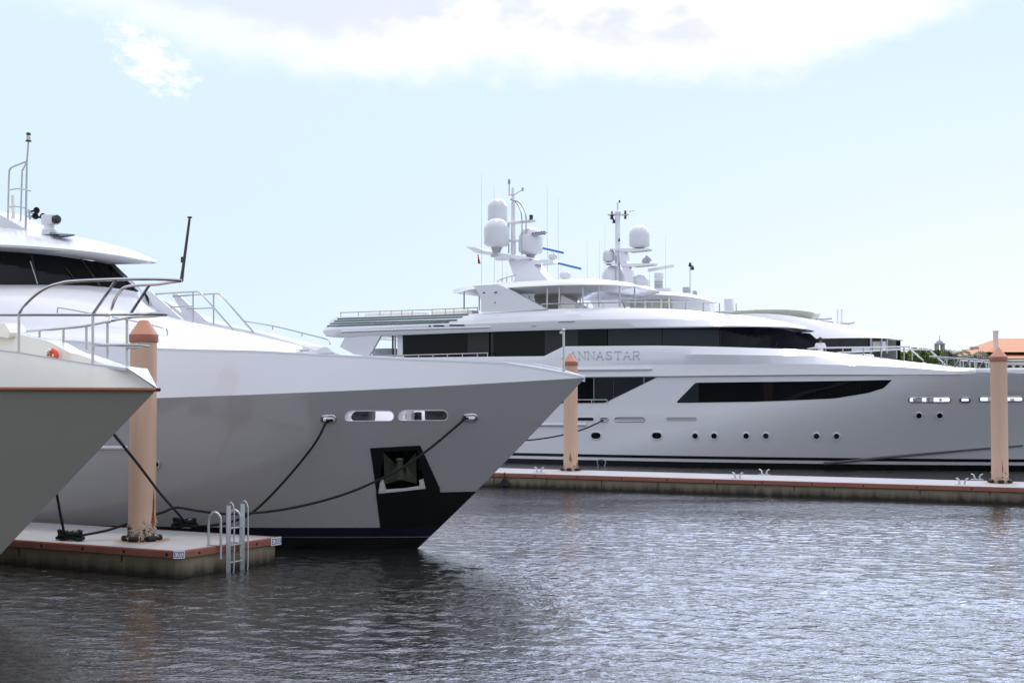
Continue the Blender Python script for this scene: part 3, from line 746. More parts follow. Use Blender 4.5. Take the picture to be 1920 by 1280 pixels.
# ------------------------------------------------------------------ yacht with shade-greyed hull (middle)
def grey_yacht():
    fr = Frame((1.727, 33.62), 26)
    root = thing('motor_yacht', 'grey hulled motor yacht with black anchor pocket, its bow pointing right in the middle', 'yacht', (fr.O.x, fr.O.y, 0), 'large motor yachts')
    h = Hull(fr, 4.57, 40, 4.1, 13.0, 3.12, 11.5)
    h.set_knuckle([(1097, 708), (945, 717), (786, 726), (660, 732), (463, 740), (293, 746), (148, 751), (0, 756), (-300, 762), (-700, 764)])
    slots = [stadium(693, 779.5, 92, 19, 6), stadium(793, 778.5, 94, 19, 6)]
    slots = [[(x + (779 - y) * .35 * (1 if x < cx - 20 else -.2), y) for x, y in o] for o, cx in zip(slots, (693, 793))]
    fairs = [stadium(616, 785, 25, 12, 6), stadium(881, 782.5, 25, 11, 6)]
    pocket = [(718, 845.5), (782, 843), (798, 915), (709.5, 924.5)]
    solid = MB().grid(h.rows([-.3 + 1.3 * i / 40 for i in range(41)], 200, 1)); bvh = bvh_of(solid)
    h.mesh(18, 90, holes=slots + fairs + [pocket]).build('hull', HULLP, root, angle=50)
    # bulwark band above the knuckle, leaning slightly inboard
    Bt = lambda s: max(0.0, h.b(s, 1.0) - .20 * min(1, max(0, s) / 6))
    tpix = [(1096, 706.5), (1078, 702.5), (1052, 697), (1000, 688), (945, 680), (850, 676), (759, 673), (690, 669), (600, 665), (487, 658.5), (372, 656), (293, 653.7), (148, 640), (0, 632), (-300, 622), (-700, 612)]
    top = [fr.plan(x, y, Bt) for x, y in tpix]
    ss = [fr.L(p)[0] for p in top]; zz = [p.z for p in top]
    S = np.linspace(0, 40, 121)
    zt = lambda s: max(interp(s, ss, zz), h.zk(s) + .02)
    K = [h.P(s, 1.0) for s in S]; T = [fr.W(s, Bt(s), zt(s)) for s in S]; Ti = [fr.W(s, max(0, Bt(s) - .16), zt(s) + .01) for s in S]
    mb = MB(); mb.grid([K, T]); mb.grid([fr.M(K), fr.M(T)], flip=True); mb.build('bulwark', HULLW, root)
    mb = MB(); To = [fr.W(s, Bt(s) + .012, zt(s) - .03) for s in S]; Tu = [fr.W(s, Bt(s) + .006, zt(s) + .015) for s in S]; Tj = [fr.W(s, max(0, Bt(s) - .17), zt(s) + .018) for s in S]; Tk = [fr.W(s, max(0, Bt(s) - .17), zt(s) - .12) for s in S]
    for q, fl in ((lambda r: r, False), (fr.M, True)): mb.grid([q(To), q(Tu), q(Tj), q(Tk)], flip=fl)
    mb.build('cap_rail', WHITE, root, angle=30)
    # foredeck well behind the bulwark
    sd = np.linspace(1.0, 11, 31)
    dk = lambda s: 3.16
    N = [fr.W(s, h.b(s, .76) - .02, dk(s)) for s in sd]; mb = MB().grid([N, fr.M(N)]); mb.build('fore_deck', WHITE, root)
    # stem plate, boot stripe and bottom paint, a shade proud of the hull
    f1 = .365
    wl = []
    P1 = fr.L(hit(bvh, 709, 975)[0])[0]; P2 = fr.L(hit(bvh, 706.5, 928)[0])[0]
    for sd_ in (1, -1):
        rows = []
        for i in range(15):
            f = .142 + (f1 - .142) * i / 14; s0 = h.s0m * (1 - f); se = P1 + (P2 - P1) * i / 14
            rows.append([h.P(s0 - .012 + (se - s0 + .012) * (k / 30) ** 1.6, f, sd_, .014) for k in range(31)])
        wl.append(rows)
    mb = MB(); mb.grid(wl[0]); mb.grid(wl[1], flip=True)
    patch(mb, bvh, [(694, 839.6), (788, 834.6)], [(717.4, 846), (782.4, 843)], 16, 3)
    patch(mb, bvh, [(694, 839.6), (717.8, 845.4)], [(706.8, 929), (709.8, 924.3)], 6, 14)
    patch(mb, bvh, [(781.8, 843), (788, 834.6), ], [(798, 914.5), (824, 913)], 8, 14)
    patch(mb, bvh, [(706.8, 922), (798, 912.6), (824, 911)], [(706.8, 934), (798, 926), (826, 926)], 24, 3, .015)
    mb.build('stem_plate', BLACK, root)
    mb = MB(); mw = MB()
    for sd_, fl in ((1, False), (-1, True)):
        fs = [-.2, 0, .05, .078]; mb.grid([[h.P(max(h.s0m * (1 - f) - .012, 0) + (40 - h.s0m * (1 - f)) * (k / 80) ** 1.6, f, sd_, .015) for k in range(81)] for f in fs], flip=fl)
        fs = [.082, .11, .143]; mw.grid([[h.P(max(h.s0m * (1 - f) - .012, 0) + (40 - h.s0m * (1 - f)) * (k / 80) ** 1.6, f, sd_, .013) for k in range(81)] for f in fs], flip=fl)
    mb.build('bottom_paint', BLACK, root); mw.build('boot_stripe', NAVY, root)
    # openings: rims reach inboard through the bulwark
    def liner(outline, m_, name, depth, r):
        pts = [hit(bvh, x, y) for x, y in outline]; nn = sum((n for _, n in pts), Vector()).normalized()
        A = [p for p, n in pts]; mb = MB(); inn = Vector((-fr.n.x, -fr.n.y, 0))
        mb.grid([[p + nn * .006 for p in A], [p + inn * depth for p in A]], close_u=True)
        o = mb.build(name, m_, root)
        MB().tube([p + nn * .004 for p in A], r, 6, closed=True).build('rim', STEEL if r > .02 else WHITE, o)
        return o
    for o in slots: liner(o, WHITE, 'bulwark_opening', .28, .012)
    for o in fairs: liner(o, STEEL, 'fairlead', .22, .034)
    # the windlass deck seen through the openings
    def deck_item(px, py, b, size, m_, name, bev=.05):
        p = fr.at(px, py, b); MB().box((p.x, p.y, dk(0) + size[2] / 2), size, -R(26), bev=bev).build(name, m_, root)
    deck_item(677, 779, .95, (.62, .5, .40), BLACK, 'winch_cover', .12)
    deck_item(822, 779, .3, (.60, .45, .46), BLACK, 'winch_cover', .12)
    deck_item(768, 779, .5, (.22, .2, .30), ALU, 'windlass', .06)
    deck_item(784, 779, .3, (.16, .16, .26), BLACK, 'chain_stopper', .05)
    q0, q1 = fr.at(640, 790, .5), fr.at(850, 790, -.4)
    sl = [(fr.L(q0)[0], .35), (fr.L(q1)[0], -.35)]
    a = [fr.W(s, b + .55, dk(0) + .004) for s, b in sl]; c = [fr.W(s, b - .55, dk(0) + .75) for s, b in sl]; d = [fr.W(s, b - .9, dk(0) + .004) for s, b in sl]
    MB().grid([a, c, d]).build('deck_coaming', WHITE, root, smooth=False)
    # anchor pocket
    pp = [hit(bvh, x, y) for x, y in pocket]; nn = sum((n for _, n in pp), Vector()).normalized(); inn = -nn
    A = [p for p, n in pp]
    A = [A[0].lerp(A[1], t / 6) for t in range(6)] + [A[1].lerp(A[2], t / 6) for t in range(6)] + [A[2].lerp(A[3], t / 6) for t in range(6)] + [A[3].lerp(A[0], t / 6) for t in range(6)]
    Bq = [p + inn * .42 for p in A]; mb = MB().grid([A, Bq], close_u=True); mb.poly(Bq); mb.build('anchor_pocket', BLACK, root, smooth=False)
    # anchor: two broad flukes, crown and shank
    cen = sum((p for p, n in pp), Vector()) / 4
    def ap(px, py, d):
        dr = ray(px, py); t = ((cen + nn * d) - CAM).dot(nn) / dr.dot(nn); return CAM + dr * t
    an = MB()
    for poly, d in (([(719, 848), (745, 872), (748, 884), (740, 893), (721, 900)], 1), ([(780, 848), (760, 870), (757, 884), (764, 893), (781, 899)], 1)):
        fr_ = [ap(x, y, -.10 - .10 * (1 if i in (1, 2) else 0)) for i, (x, y) in enumerate(poly)]; bk = [ap(x, y, -.30) for x, y in poly]
        n_ = len(poly); an.add(fr_ + bk, [tuple(range(n_)), tuple(range(n_, 2 * n_))[::-1]] + [(i, (i + 1) % n_, n_ + (i + 1) % n_, n_ + i) for i in range(n_)])
    an.prism([ap(720, 900, -.02), ap(750, 890, .02), ap(781, 898, -.02), ap(781, 906, -.02), ap(752, 899, .02), ap(720, 908, -.02)], inn * .25)
    ao = an.build('anchor', ANCH, root, smooth=False)
    MB().tube([ap(750, 896, .0), ap(749.5, 862, -.06)], [.10, .075], 12).lathe(ap(749.5, 862, -.06), [(.085, -.03), (.10, -.01), (.10, .03), (.085, .05)], 14).build('shank', ANCH, ao)
    # steel lip with two corner guards, pale colour standing in for sky glints
    lp = MB()
    for poly in ([(709.5, 924), (712.5, 905), (718, 899), (724, 919)], [(787, 912), (786, 902), (794, 899), (797.5, 914.5)], [(709.5, 925), (724, 919.5), (760, 917), (787, 912.5), (798, 915.5), (760, 920)]):
        lp.prism([ap(x, y, .03) for x, y in poly], inn * .06)
    lp.build('pocket_lip', BRIGHT, root, smooth=False)
    # small oval port and a shell recess near the pile
    for cx, cy, w, hh in ((292, 870, 15, 15),):
        o = [hit(bvh, x, y) for x, y in stadium(cx, cy, w, hh, 8)]
        g = MB().poly([p + n * .012 for p, n in o]).build('porthole', GLASS, root)
        MB().tube([p + n * .012 for p, n in o], .03, 6, closed=True).build('rim', GREYM, g)
    tb = MB(); pts = [hit(bvh, x, 838.5)[0] for x in (-200, -100, 0, 120, 190, 240)]; tb.tube(pts, .05, 8); tb.build('rubbing_strake', WHITE, root)

    # ---- wheelhouse plan: pointed prows for roof edge, glass head and glass foot
    Br, sr = prow(fr, 1.07, 3.6, 297, 7.3); Bh, sh = prow(fr, .98, 3.0, 214, 7.1); Bg, sg = prow(fr, 1.05, 3.2, 267, 6.3)
    def near(pix, B, st, ytip):
        pts = [fr.plan(x, y, B, 1, st, 45) for x, y in pix]
        d = fr.W(st, 0, 0); lo_, hi_ = 0.0, 20.0
        for _ in range(40):
            z_ = (lo_ + hi_) / 2
            if proj(fr.W(st, 0, z_))[1] > ytip: lo_ = z_
            else: hi_ = z_
        return pts + [fr.W(st, 0, z_)]
    Gb = near([(-420, 536), (-200, 535), (0, 534), (72, 534), (140, 535), (190, 537.5), (222, 541)], Bg, sg, 546.5)
    Gt = near([(-420, 462), (-200, 467), (0, 471.5), (60, 475.5), (110, 480), (152, 486), (180, 490.5)], Bh, sh, 497)
    # ---- deckhouse coaming that runs forward into two raised foredeck halves
    W0 = Gb[:6] + fr.C([(240, 553, .62), (266, 566, .6), (291, 583, .56), (344, 600, .52), (440, 620, .46), (500, 636, .43), (562, 655, .40)])
    W1 = fr.C([(-420, 566, 3.3), (-200, 568, 3.25), (0, 571, 3.05), (101, 583, 2.8), (160, 592, 2.6), (215, 600, 2.4), (270, 611, 2.2), (330, 624, 1.95), (400, 634, 1.6), (480, 646, 1.2), (530, 652, .95), (568, 657, .7)])
    sA = np.linspace(fr.L(W0[0])[0], fr.L(W0[-1])[0] - .2, 40)
    W2 = [fr.W(s, Bt(s) - .19, zt(s) - .05) for s in sA]
    r0, r1 = resample(spline(W0, 5), 40), resample(spline(W1, 5), 40)
    mids = [[a.lerp(b, t) + Vector((0, 0, .12 * math.sin(math.pi * t))) for a, b in zip(r0, r1)] for t in (.33, .66)]
    m2 = [[a.lerp(b, t) + Vector((0, 0, -.10 * math.sin(math.pi * t))) for a, b in zip(r1, W2)] for t in (.35, .7)]
    mb = MB(); rows = [r0] + mids + [r1] + m2 + [W2]
    mb.grid(rows); mb.grid([fr.M(r) for r in rows], flip=True)
    endc = [r[-1] for r in rows]; fe = [Vector((p.x, p.y, 3.17)) + fr.u * .25 for p in endc]
    mb.grid([endc, fe]); mb.grid([fr.M(endc), fr.M(fe)], flip=True); mb.grid([[r0[-1], fe[0]], [fr.mir(r0[-1]), fr.mir(fe[0])]])
    # inner walls of the narrow centre walkway and its floor
    fw = [p for p in r0 if fr.L(p)[0] < sg + .2]
    fl = [fr.W(fr.L(p)[0], fr.L(p)[1] - .04, p.z - .30) for p in fw]
    mb.grid([fw, fl]); mb.grid([fr.M(fw), fr.M(fl)], flip=True); mb.grid([fl, fr.M(fl)])
    mb.build('foredeck_coaming', WHITE, root, angle=60)
    for sgn in (1, -1):   # sloping wing plates either side of the walkway stairs
        q = [fr.at(272, 546, .56), fr.at(283, 546.3, .56), fr.at(342, 599, .52), fr.at(296, 588, .54)]
        if sgn < 0: q = fr.M(q)
        MB().prism(q, fr.n * -.06).build('wing_plate', WHITE, root, smooth=False)
    # ---- wheelhouse glass
    for i in range(len(Gb) - 1):
        for q in (lambda r: r, fr.M):
            a = q([Gb[i], Gb[i + 1]]); b = q([Gt[i], Gt[i + 1]])
            MB().grid([[a[0], a[1]], [b[0], b[1]]]).build('windscreen', GLASS, root, smooth=False)
    for k, (x0, y0, x1, y1) in enumerate(((57, 490, 70.6, 532.7), (124, 502, 147, 533))):
        t0, t1 = fr.plan(x0, y0, lambda s: Bg(s) * .5 + Bh(s) * .5 + .03, 1, 8, 45), fr.plan(x1, y1, lambda s: Bg(s) + .03, 1, 8, 45)
        MB().tube([t0, t1], .014, 6).build('wiper', GREYM if k == 0 else BLACK, root)
    for i in (3, 5): MB().tube([Gb[i] + fr.n * .01, Gt[i] + fr.n * .01], .03, 6).build('mullion', BLACK, root)
    MB().tube([Gb[-1], Gt[-1]], .05, 6).build('mullion', BLACK, root)
    # dash fairing under the front glass
    Fb = Gb[4:]; d0 = [p + fr.u * .5 - Vector((0, 0, .9)) for p in Fb]
    mb = MB(); mb.grid([Fb, d0]); mb.grid([fr.M(Fb), fr.M(d0)], flip=True); mb.build('dash_fairing', WHITE, root)
    # ---- roof with deep visor
    e0 = near([(-420, 450), (-200, 453), (0, 458.5), (94, 464), (160, 470.5), (210, 477), (250, 484), (268, 487.5)], Br, sr, 490.5)
    u0 = [p + fr.n * .02 + Vector((0, 0, .015)) for p in Gt]
    Cn = fr.C([(-420, 395, 0), (-200, 409, 0), (0, 424, 0), (77, 434, 0), (138, 444, 0), (185, 454, 0), (232, 468, 0), (262, 480, 0)]) + [e0[-1] + Vector((0, 0, .02))]
    n = 48; e = resample(spline(e0, 5), n); u = resample(spline(u0, 5), n); c = resample(spline(Cn, 5), n)
    rows = [e]
    for t in (.12, .3, .55, .8, 1):
        rows.append([Vector((a.x + (b.x - a.x) * t, a.y + (b.y - a.y) * t, a.z + (b.z - a.z) * (1 - (1 - t) ** 1.7))) for a, b in zip(e, c)])
    mb = MB(); mb.grid(rows); mb.grid([fr.M(r) for r in rows], flip=True)
    us = [a.lerp(b, .08) + Vector((0, 0, -.05)) for a, b in zip(e, u)]
    mb.grid([e, us, u]); mb.grid([fr.M(e), fr.M(us), fr.M(u)], flip=True); mb.grid([u, fr.M(u)])
    mb.build('wheelhouse_roof', WHITE, root, angle=40)
    # mast step hump, hatch
    q = [fr.at(-130, 396, .0), fr.at(0, 398.5, 0), fr.at(16, 399.5, 0), fr.at(84, 437, 0), fr.at(-130, 437, 0)]
    MB().prism([p + fr.n * .6 for p in q], fr.n * -1.2).build('mast_step', WHITE, root, smooth=False)
    hq = fr.C([(90, 438.5, .6), (140, 444, .6), (128, 446.5, 1.0), (112, 448, 1.0), (100, 443, 1.0)])
    MB().prism([p + Vector((0, 0, .03)) for p in hq], Vector((0, 0, .04))).build('roof_hatch', GLASSG, root, smooth=False)
    # ---- mast frame with light, rungs
    b0 = .55
    mp = lambda x, y, b=b0: fr.at(x, y, b)
    m_ = MB().tube([mp(48, 436), mp(50.5, 303), mp(53.4, 266)], [.036, .030, .026], 8).build('signal_mast', ALU, root)
    MB().lathe(mp(53.4, 265.5), [(.085, 0), (.085, .03), (.055, .035)], 12).lathe(mp(53.4, 253), [(.06, 0), (.075, .01), (.05, .06), (0, .07)], 12).build('lamp_fitting', RUBBER, m_)
    MB().lathe(mp(53.4, 264.7), [(.055, 0), (.06, .1), (.055, .16)], 12).build('lamp_lens', CREAMD, m_)
    MB().tube(spline([mp(14.5, 432), mp(16, 360), mp(17.3, 324), mp(19, 317.5), mp(24, 313), mp(50, 302.8)], 5), .027, 8).build('frame_tube', ALU, m_)
    MB().tube(spline([mp(38, 436, .1), mp(40, 370, .1), mp(41.6, 325, .1), mp(43, 318, .1), mp(50, 304, .4)], 5), .027, 8).build('frame_tube', ALU, m_)
    for pts in (((15.8, 356.5), (35, 354), (57, 358)), ((15, 388.6), (30, 387), (48, 390.5))):
        MB().tube(spline([mp(x, y, .75) for x, y in pts], 4), .022, 6).build('rung', ALU, m_)
    MB().tube([mp(26, 434, .2), mp(23.5, 366, .2)], [.055, .05], 8).build('whip_base', CREAM, root)
    hb = MB().tube([mp(54, 393), mp(56, 412)], .03, 6)
    for a in ((50, 405), (52, 398)): hb.tube([mp(*a), mp(62, a[1] + 3)], .02, 6)
    hb = hb.build('horn_bracket', ALU, root)
    for x, y in ((68.6, 394.5), (66.3, 405), (80.5, 406)):
        A_ = mp(x, y); MB().lathe(A_, [(.03, -.34), (.035, -.12), (.075, -.03), (.10, .0), (.085, .005), (.03, -.05)], 12, axis=(fr.u - fr.n * -.35).normalized()).build('horn', RUBBER, hb)
    sl = mp(93, 434, .6)
    so = MB().lathe(sl, [(.22, -.1), (.22, .04), (.15, .12), (.15, .2)], 14).box(sl + Vector((0, 0, .33)), (.40, .30, .30), -R(26), bev=.05).build('searchlight', WHITE, root)
    MB().lathe(sl + fr.u * .20 + Vector((0, 0, .33)), [(.13, 0), (.135, .10), (.10, .14), (0, .15)], 14, axis=fr.u).build('lens', LENS, so)
    # ---- rails
    r = .024
    # stair rails either side of the walkway: the far one mirrors the near one
    def stair(sgn):
        f_ = (lambda t: fr.at(*t)) if sgn > 0 else (lambda t: fr.mir(fr.at(*t)))
        A = [(283, 552, .46), (330, 548.5, .45), (370, 546.5, .44), (376, 549, .44), (408, 585, .43), (439, 620, .42)]
        ro = MB().tube([f_(t) for t in A], r, 8).build('stair_rail', STEEL, root)
        MB().tube([f_((362, 548, .44)), f_((362, 604, .44))], r * .9, 6).build('stanchion', STEEL, ro)
        MB().tube([f_((310, 576, .45)), f_((362, 574, .44))], r * .8, 6).build('mid_rail', STEEL, ro)
    stair(1); stair(-1)
    for A, po in (([(107.5, 590, 2.95), (108, 581, 2.95), (114, 577.5, 2.95), (164.5, 586.5, 2.75), (251, 602, 2.4), (306, 615, 2.2), (313, 619, 2.15), (314, 627, 2.15)], ()),
                  ([(457, 602, -.62), (511, 611, -.58), (560, 622.5, -.55), (600, 632.5, -.52), (614, 636.5, -.5), (618, 640, -.5), (619, 646, -.5)], ((511, 611, -.58), (566, 624, -.55)))):
        ro = MB().tube(spline([fr.at(*t) for t in A], 4), .018, 6).build('grab_rail', STEEL, root)
        for t in po: MB().tube([fr.at(*t), fr.at(t[0], t[1] + 7, t[2])], .016, 6).build('stanchion', STEEL, ro)
    # small fittings at the front of the coaming and the jackstaff
    for x, y, b in ((566, 656.5, .75), (612, 662, .2)):
        p = fr.at(x, y, b); MB().tube([p - fr.u * .22, p + fr.u * .22], .022, 8).build('deck_chock', STEEL, root)
    J = fr.at(1057, 702, 0); Jt = Vector((J.x, J.y, fr.at(1057, 619, 0).z))
    jo = MB().tube([J - Vector((0, 0, .1)), Jt], [.032, .026], 8).build('jackstaff', STEEL, root)
    MB().ball(Jt, .04, 10).box(Jt - fr.u * .05 - Vector((0, 0, .05)), (.1, .03, .06)).build('staff_head', STEEL, jo)
    MB().box(fr.at(1055, 672.5, 0), (.07, .04, .05)).build('cleat', STEEL, jo)
    return fr, h, bvh
GY = grey_yacht()

# ------------------------------------------------------------------ cream yacht (near left)
def cream_yacht():
    fr = Frame((-6.19, 24.80), 26)
    root = thing('motor_yacht', 'cream yacht with wooden rub rail and steel pulpit rails, its bow at the left edge', 'yacht', (fr.O.x, fr.O.y, 0), 'large motor yachts')
    h = Hull(fr, 4.71, 26, 3.25, 12.0, 2.75, 12.0)
    h.set_knuckle([(294, 730), (150, 729), (0, 728.5), (-300, 729), (-900, 730)])
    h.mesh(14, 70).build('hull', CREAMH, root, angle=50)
    S = np.linspace(0, 26, 90)
    Bt = lambda s: (.26 + max(0.0, h.b(max(0, s - .45), 1.0) * .93 - .20)) if s > .40 else 0.0
    tpix = [(255, 690), (236, 691.5), (173, 683.5), (100, 671.5), (36, 661), (0, 657), (-100, 645), (-300, 628), (-900, 600)]
    tpix = [t for t in tpix if t[0] >= 0]
    top = [fr.plan(x, y, Bt, 1, .42) for x, y in tpix] + [fr.plan(x, y, Bt, -1, .42) for x, y in ((119, 641), (84, 633.5), (48, 623))]; top.append(top[-1] - fr.u * 12 + Vector((0, 0, .5))); ss = [fr.L(p)[0] for p in top]; zz = [p.z for p in top]
    o_ = np.argsort(ss); ss = [ss[i] for i in o_]; zz = [zz[i] for i in o_]
    zt = lambda s: interp(s, ss, zz)
    print('cream zt', [round(zt(s), 2) for s in (.5, 1, 2, 4, 8, 14)], [round(s, 2) for s in ss])
    St = [.45 + (26 - .45) * (i / 89) ** 1.5 for i in range(90)]; Sk = [26 * (i / 89) ** 1.5 for i in range(90)]
    K = [h.P(s, 1.0) for s in Sk]; T = [fr.W(s, Bt(s), zt(s)) for s in St]
    Mid = [a.lerp(b, .5) + (fr.n * .05 * min(1, i / 20)) for i, (a, b) in enumerate(zip(K, T))]
    Ti = [fr.W(s + .22, max(0, Bt(s) - .17), zt(s) + .015) for s in St]; Tb = [fr.W(s + .3, max(0, Bt(s) - .20), zt(s) - .75) for s in St]
    mb = MB()
    for q, fl in ((lambda r: r, False), (fr.M, True)): mb.grid([q(K), q(Mid), q(T)], flip=fl)
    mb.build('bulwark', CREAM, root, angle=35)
    mb = MB(); nt_ = [K[0] + Vector((0, 0, .03)) + fr.u * .01, T[0] + fr.u * .012 + Vector((0, 0, .012)), fr.mir(T[0]) + fr.u * .012 + Vector((0, 0, .012))]; mb.prism(nt_, -fr.u * .05)
    mb.add([T[0] + Vector((0, 0, .014)), fr.mir(T[0]) + Vector((0, 0, .014)), fr.mir(Ti[2]) + Vector((0, 0, .003)), Ti[2] + Vector((0, 0, .003))], [(0, 1, 2, 3)]); mb.build('nose_cap', WHITE, root, smooth=False)
    mb = MB(); T2 = [p + Vector((0, 0, .012)) for p in T]
    for q, fl in ((lambda r: r, False), (fr.M, True)): mb.grid([q([p + fr.n * .008 - Vector((0, 0, .05)) for p in T2]), q([p + fr.n * .010 for p in T2]), q(Ti)], flip=fl)
    mb.build('cap_rail', WHITE, root)
    mb = MB()
    for q, fl in ((lambda r: r, False), (fr.M, True)): mb.grid([q(Ti), q(Tb)], flip=fl)
    mb.build('inner_bulwark', CREAM, root)
    MB().grid([Tb, fr.M(Tb)]).build('fore_deck', DECK, root)
    # raised after part of the bulwark
    far = [fr.plan(x, y, lambda s: Bt(s) - .05, -1, .42) for x, y in ((52, 627), (41, 609.5), (22, 605), (0, 601), (-60, 593))]
    sf = [fr.L(p) for p in far]; print('step', [(round(a, 2), round(b, 2), round(z, 2)) for a, b, z in sf])
    s1 = sf[0][0]; z1 = sf[1][2]
    mb = MB(); Sx = [s1 + .01, s1 + .25] + list(np.linspace(s1 + .6, 26, 30))
    zr = lambda s: zt(s) + max(0, (z1 - zt(s1))) * min(1, (s - s1) / .25) + .015 * max(0, s - s1)
    a = [fr.W(s, Bt(s) - .01, zt(s)) for s in Sx]; b = [fr.W(s, Bt(s) - .06, zr(s)) for s in Sx]; c = [fr.W(s + .25, Bt(s) - .26, zr(s)) for s in Sx]; d = [fr.W(s + .3, Bt(s) - .28, zt(s) - .1) for s in Sx]
    for q, fl in ((lambda r: r, False), (fr.M, True)): mb.grid([q(a), q(b), q(c), q(d)], flip=fl); mb.grid([[q(a)[0], q(b)[0]], [q(d)[0], q(c)[0]]])
    mb.build('raised_bulwark', CREAM, root, angle=30)
    # wooden rub rail round the knuckle
    mb = MB()
    Sr = [26 * (i / 89) ** 1.6 - .035 * (1 - i / 89) ** 8 for i in range(90)]
    for sd_ in (1, -1):
        ring = []
        for k in range(8):
            an = 2 * math.pi * k / 8; ring.append([fr.W(s, sd_ * (h.b(max(0, s), 1.0) + .035 + .03 * math.cos(an)), h.zk(max(0, s)) - .003 + .034 * math.sin(an)) for s in Sr])
        mb.grid(ring + [ring[0]], flip=sd_ < 0)
    mb.build('rub_rail', TEAK, root)
    # pulpit
    r = .027
    pl = lambda x, y, sg: fr.plan(x, y, lambda s: max(.0, Bt(s) - .08), sg, .42)
    nb = lambda x, y: fr.L(pl(x, y, 1))[1]
    A = fr.at
    k35, k173 = pl(35, 590, 1), pl(173, 590, 1); b35, b173 = fr.L(k35)[1], fr.L(k173)[1]
    fb = lambda x, y: fr.L(pl(x, y, -1))[1]
    print('b35', b35, b173, 'far', fb(201, 670), fb(119, 641))
    lerp = lambda a, b, t: a + (b - a) * t
    tn = [(35, 589), (47, 572), (63, 556), (78, 545), (93, 537), (112, 531.5), (135, 527.5), (211, 524), (270, 523), (306, 523.5), (341, 525.5)]
    near = [A(x, y, lerp(b35, .03, (x - 35) / 306)) for x, y in tn]
    tf = [(341, 526.5, -.0), (320, 529, -.15), (295, 533, -.28), (262, 534.5, -.4), (246, 536, -.5), (230, 541, -.62), (217, 558, -.72), (209, 580, -.8), (204.6, 604, fb(204, 670))]
    to = MB().tube(spline(near, 4), r, 8).build('pulpit_rail', STEEL, root)
    MB().tube(spline([A(*t) for t in tf], 4), r, 8).build('far_rail', STEEL, to)
    mid = [A(-220, 590.5, b35 + .9), k35, A(100, 590, lerp(b35, b173, .47)), k173, A(245, 589.5, .42), A(296, 588.5, .12), A(313, 589.3, 0)]
    midf = [A(313, 590, 0), A(285, 592.5, -.15), A(240, 595.5, -.42), A(164.5, 610, fb(164, 654)), A(110, 616, fb(110, 640)), A(50.6, 621, fb(50, 625))]
    mo = MB().tube(spline(mid, 4), r, 8).build('mid_rail', STEEL, root); MB().tube(spline(midf, 4), r * .9, 8).build('far_rail', STEEL, mo)
    lo = MB().tube([A(175, 646.5, b173), A(225, 646.8, .45), A(262, 647.5, .13), A(278, 649.3, 0), A(262, 651, -.16), A(238, 651.5, -.36)], r, 8).build('lower_rail', STEEL, root)
    fz = lambda x, y0, y1, b: MB().tube([A(x, y0, b), A(x, y1, b)], r * .95, 8).build('stanchion', STEEL, mo)
    fz(35.5, 590, 662, b35); fz(174, 590, 685, b173)
    fz(201.5, 604, 671, fb(201, 670)); fz(238, 595, 688, -.36)
    for x, y0, y1 in ((162, 611, 655), (119, 615.5, 643), (74, 619.5, 633)): fz(x, y0, y1, fb(x, y1))
    MB().tube([A(218, 525, lerp(b35, .03, .6)), k173], r, 8).build('brace', STEEL, to)
    MB().tube([A(280, 534, -.33), A(244, 589, -.42)], r, 8).build('brace', STEEL, to)
    # dark jackstaff on the pulpit tip
    js = MB().tube([A(340, 527, 0), A(343, 505, 0), A(355.5, 410, 0)], [.035, .028, .022], 8)
    js.lathe(A(355.8, 409.5, 0), [(.03, 0), (.042, .008), (.042, .03), (0, .035)], 8); jo = js.build('jackstaff', GREYM, root)
    jo.data.materials[0] = BANDDARK
    MB().box(A(341.5, 487, 0), (.04, .04, .1)).build('staff_cleat', BANDDARK, jo)
    return fr, h, Bt
BANDDARK = mat("dark_varnished_staff", (.10, .065, .06), .35, .3, vary=.2)
CY = cream_yacht()
def ring_float():
    fr, h, Bt = CY
    P = fr.plan(99, 664, lambda s: Bt(s) - .42, -1, .42)
    root = thing('ring_float', 'small orange float with pale rope resting inside the bulwark of the cream yacht', 'float', P)
    rt = lambda a, r_: P + fr.u * (r_ * math.cos(a)) + Vector((0, 0, r_ * math.sin(a) - .02))
    MB().tube([rt(2 * math.pi * k / 24, .088) for k in range(24)], .05, 10, closed=True).build('ring', ORANGE, root)
    for a in (2.5, 3.6, 5.4): MB().tube([rt(a + .3 * (k / 6 - .5) * 2, .088) for k in range(7)], .055, 10).build('band', SHELL, root)
    MB().tube([rt(1.6 + k * .3, .09 + .03 * (k % 2)) + fr.n * .06 for k in range(7)], .02, 6).build('rope', SIGNW, root)
ring_float()

# ------------------------------------------------------------------ shared yacht fittings
def px_m(P): return 2666.67 / P.y
def radome(parent, fr, cx, y0, y1, wpx, b, name='radome', pedestal=0, m=None):
    """domed cylinder between two picture heights"""
    base = fr.at(cx, y1, b); H = (y1 - y0) / px_m(base); r = wpx / 2 / px_m(base)
    prof = [(r * .55, 0), (r * .86, H * .05), (r * .97, H * .10), (r, H * .14), (r * 1.0, max(H * .16, H - r * 1.02))]
    zc = max(H * .18, H - r)
    for k in range(1, 9):
        a = math.pi / 2 * k / 8; prof.append((r * math.cos(a) ** .9 if k < 8 else 0, zc + (H - zc) * math.sin(a)))
    o = MB().lathe(base, prof, 28).build(name, m or WHITE, parent, angle=50)
    if pedestal: MB().lathe(base - Vector((0, 0, pedestal)), [(r * .5, -.05), (r * .3, pedestal * .4), (r * .45, pedestal + .02)], 16).build('pedestal', GREYM, o)
    return o
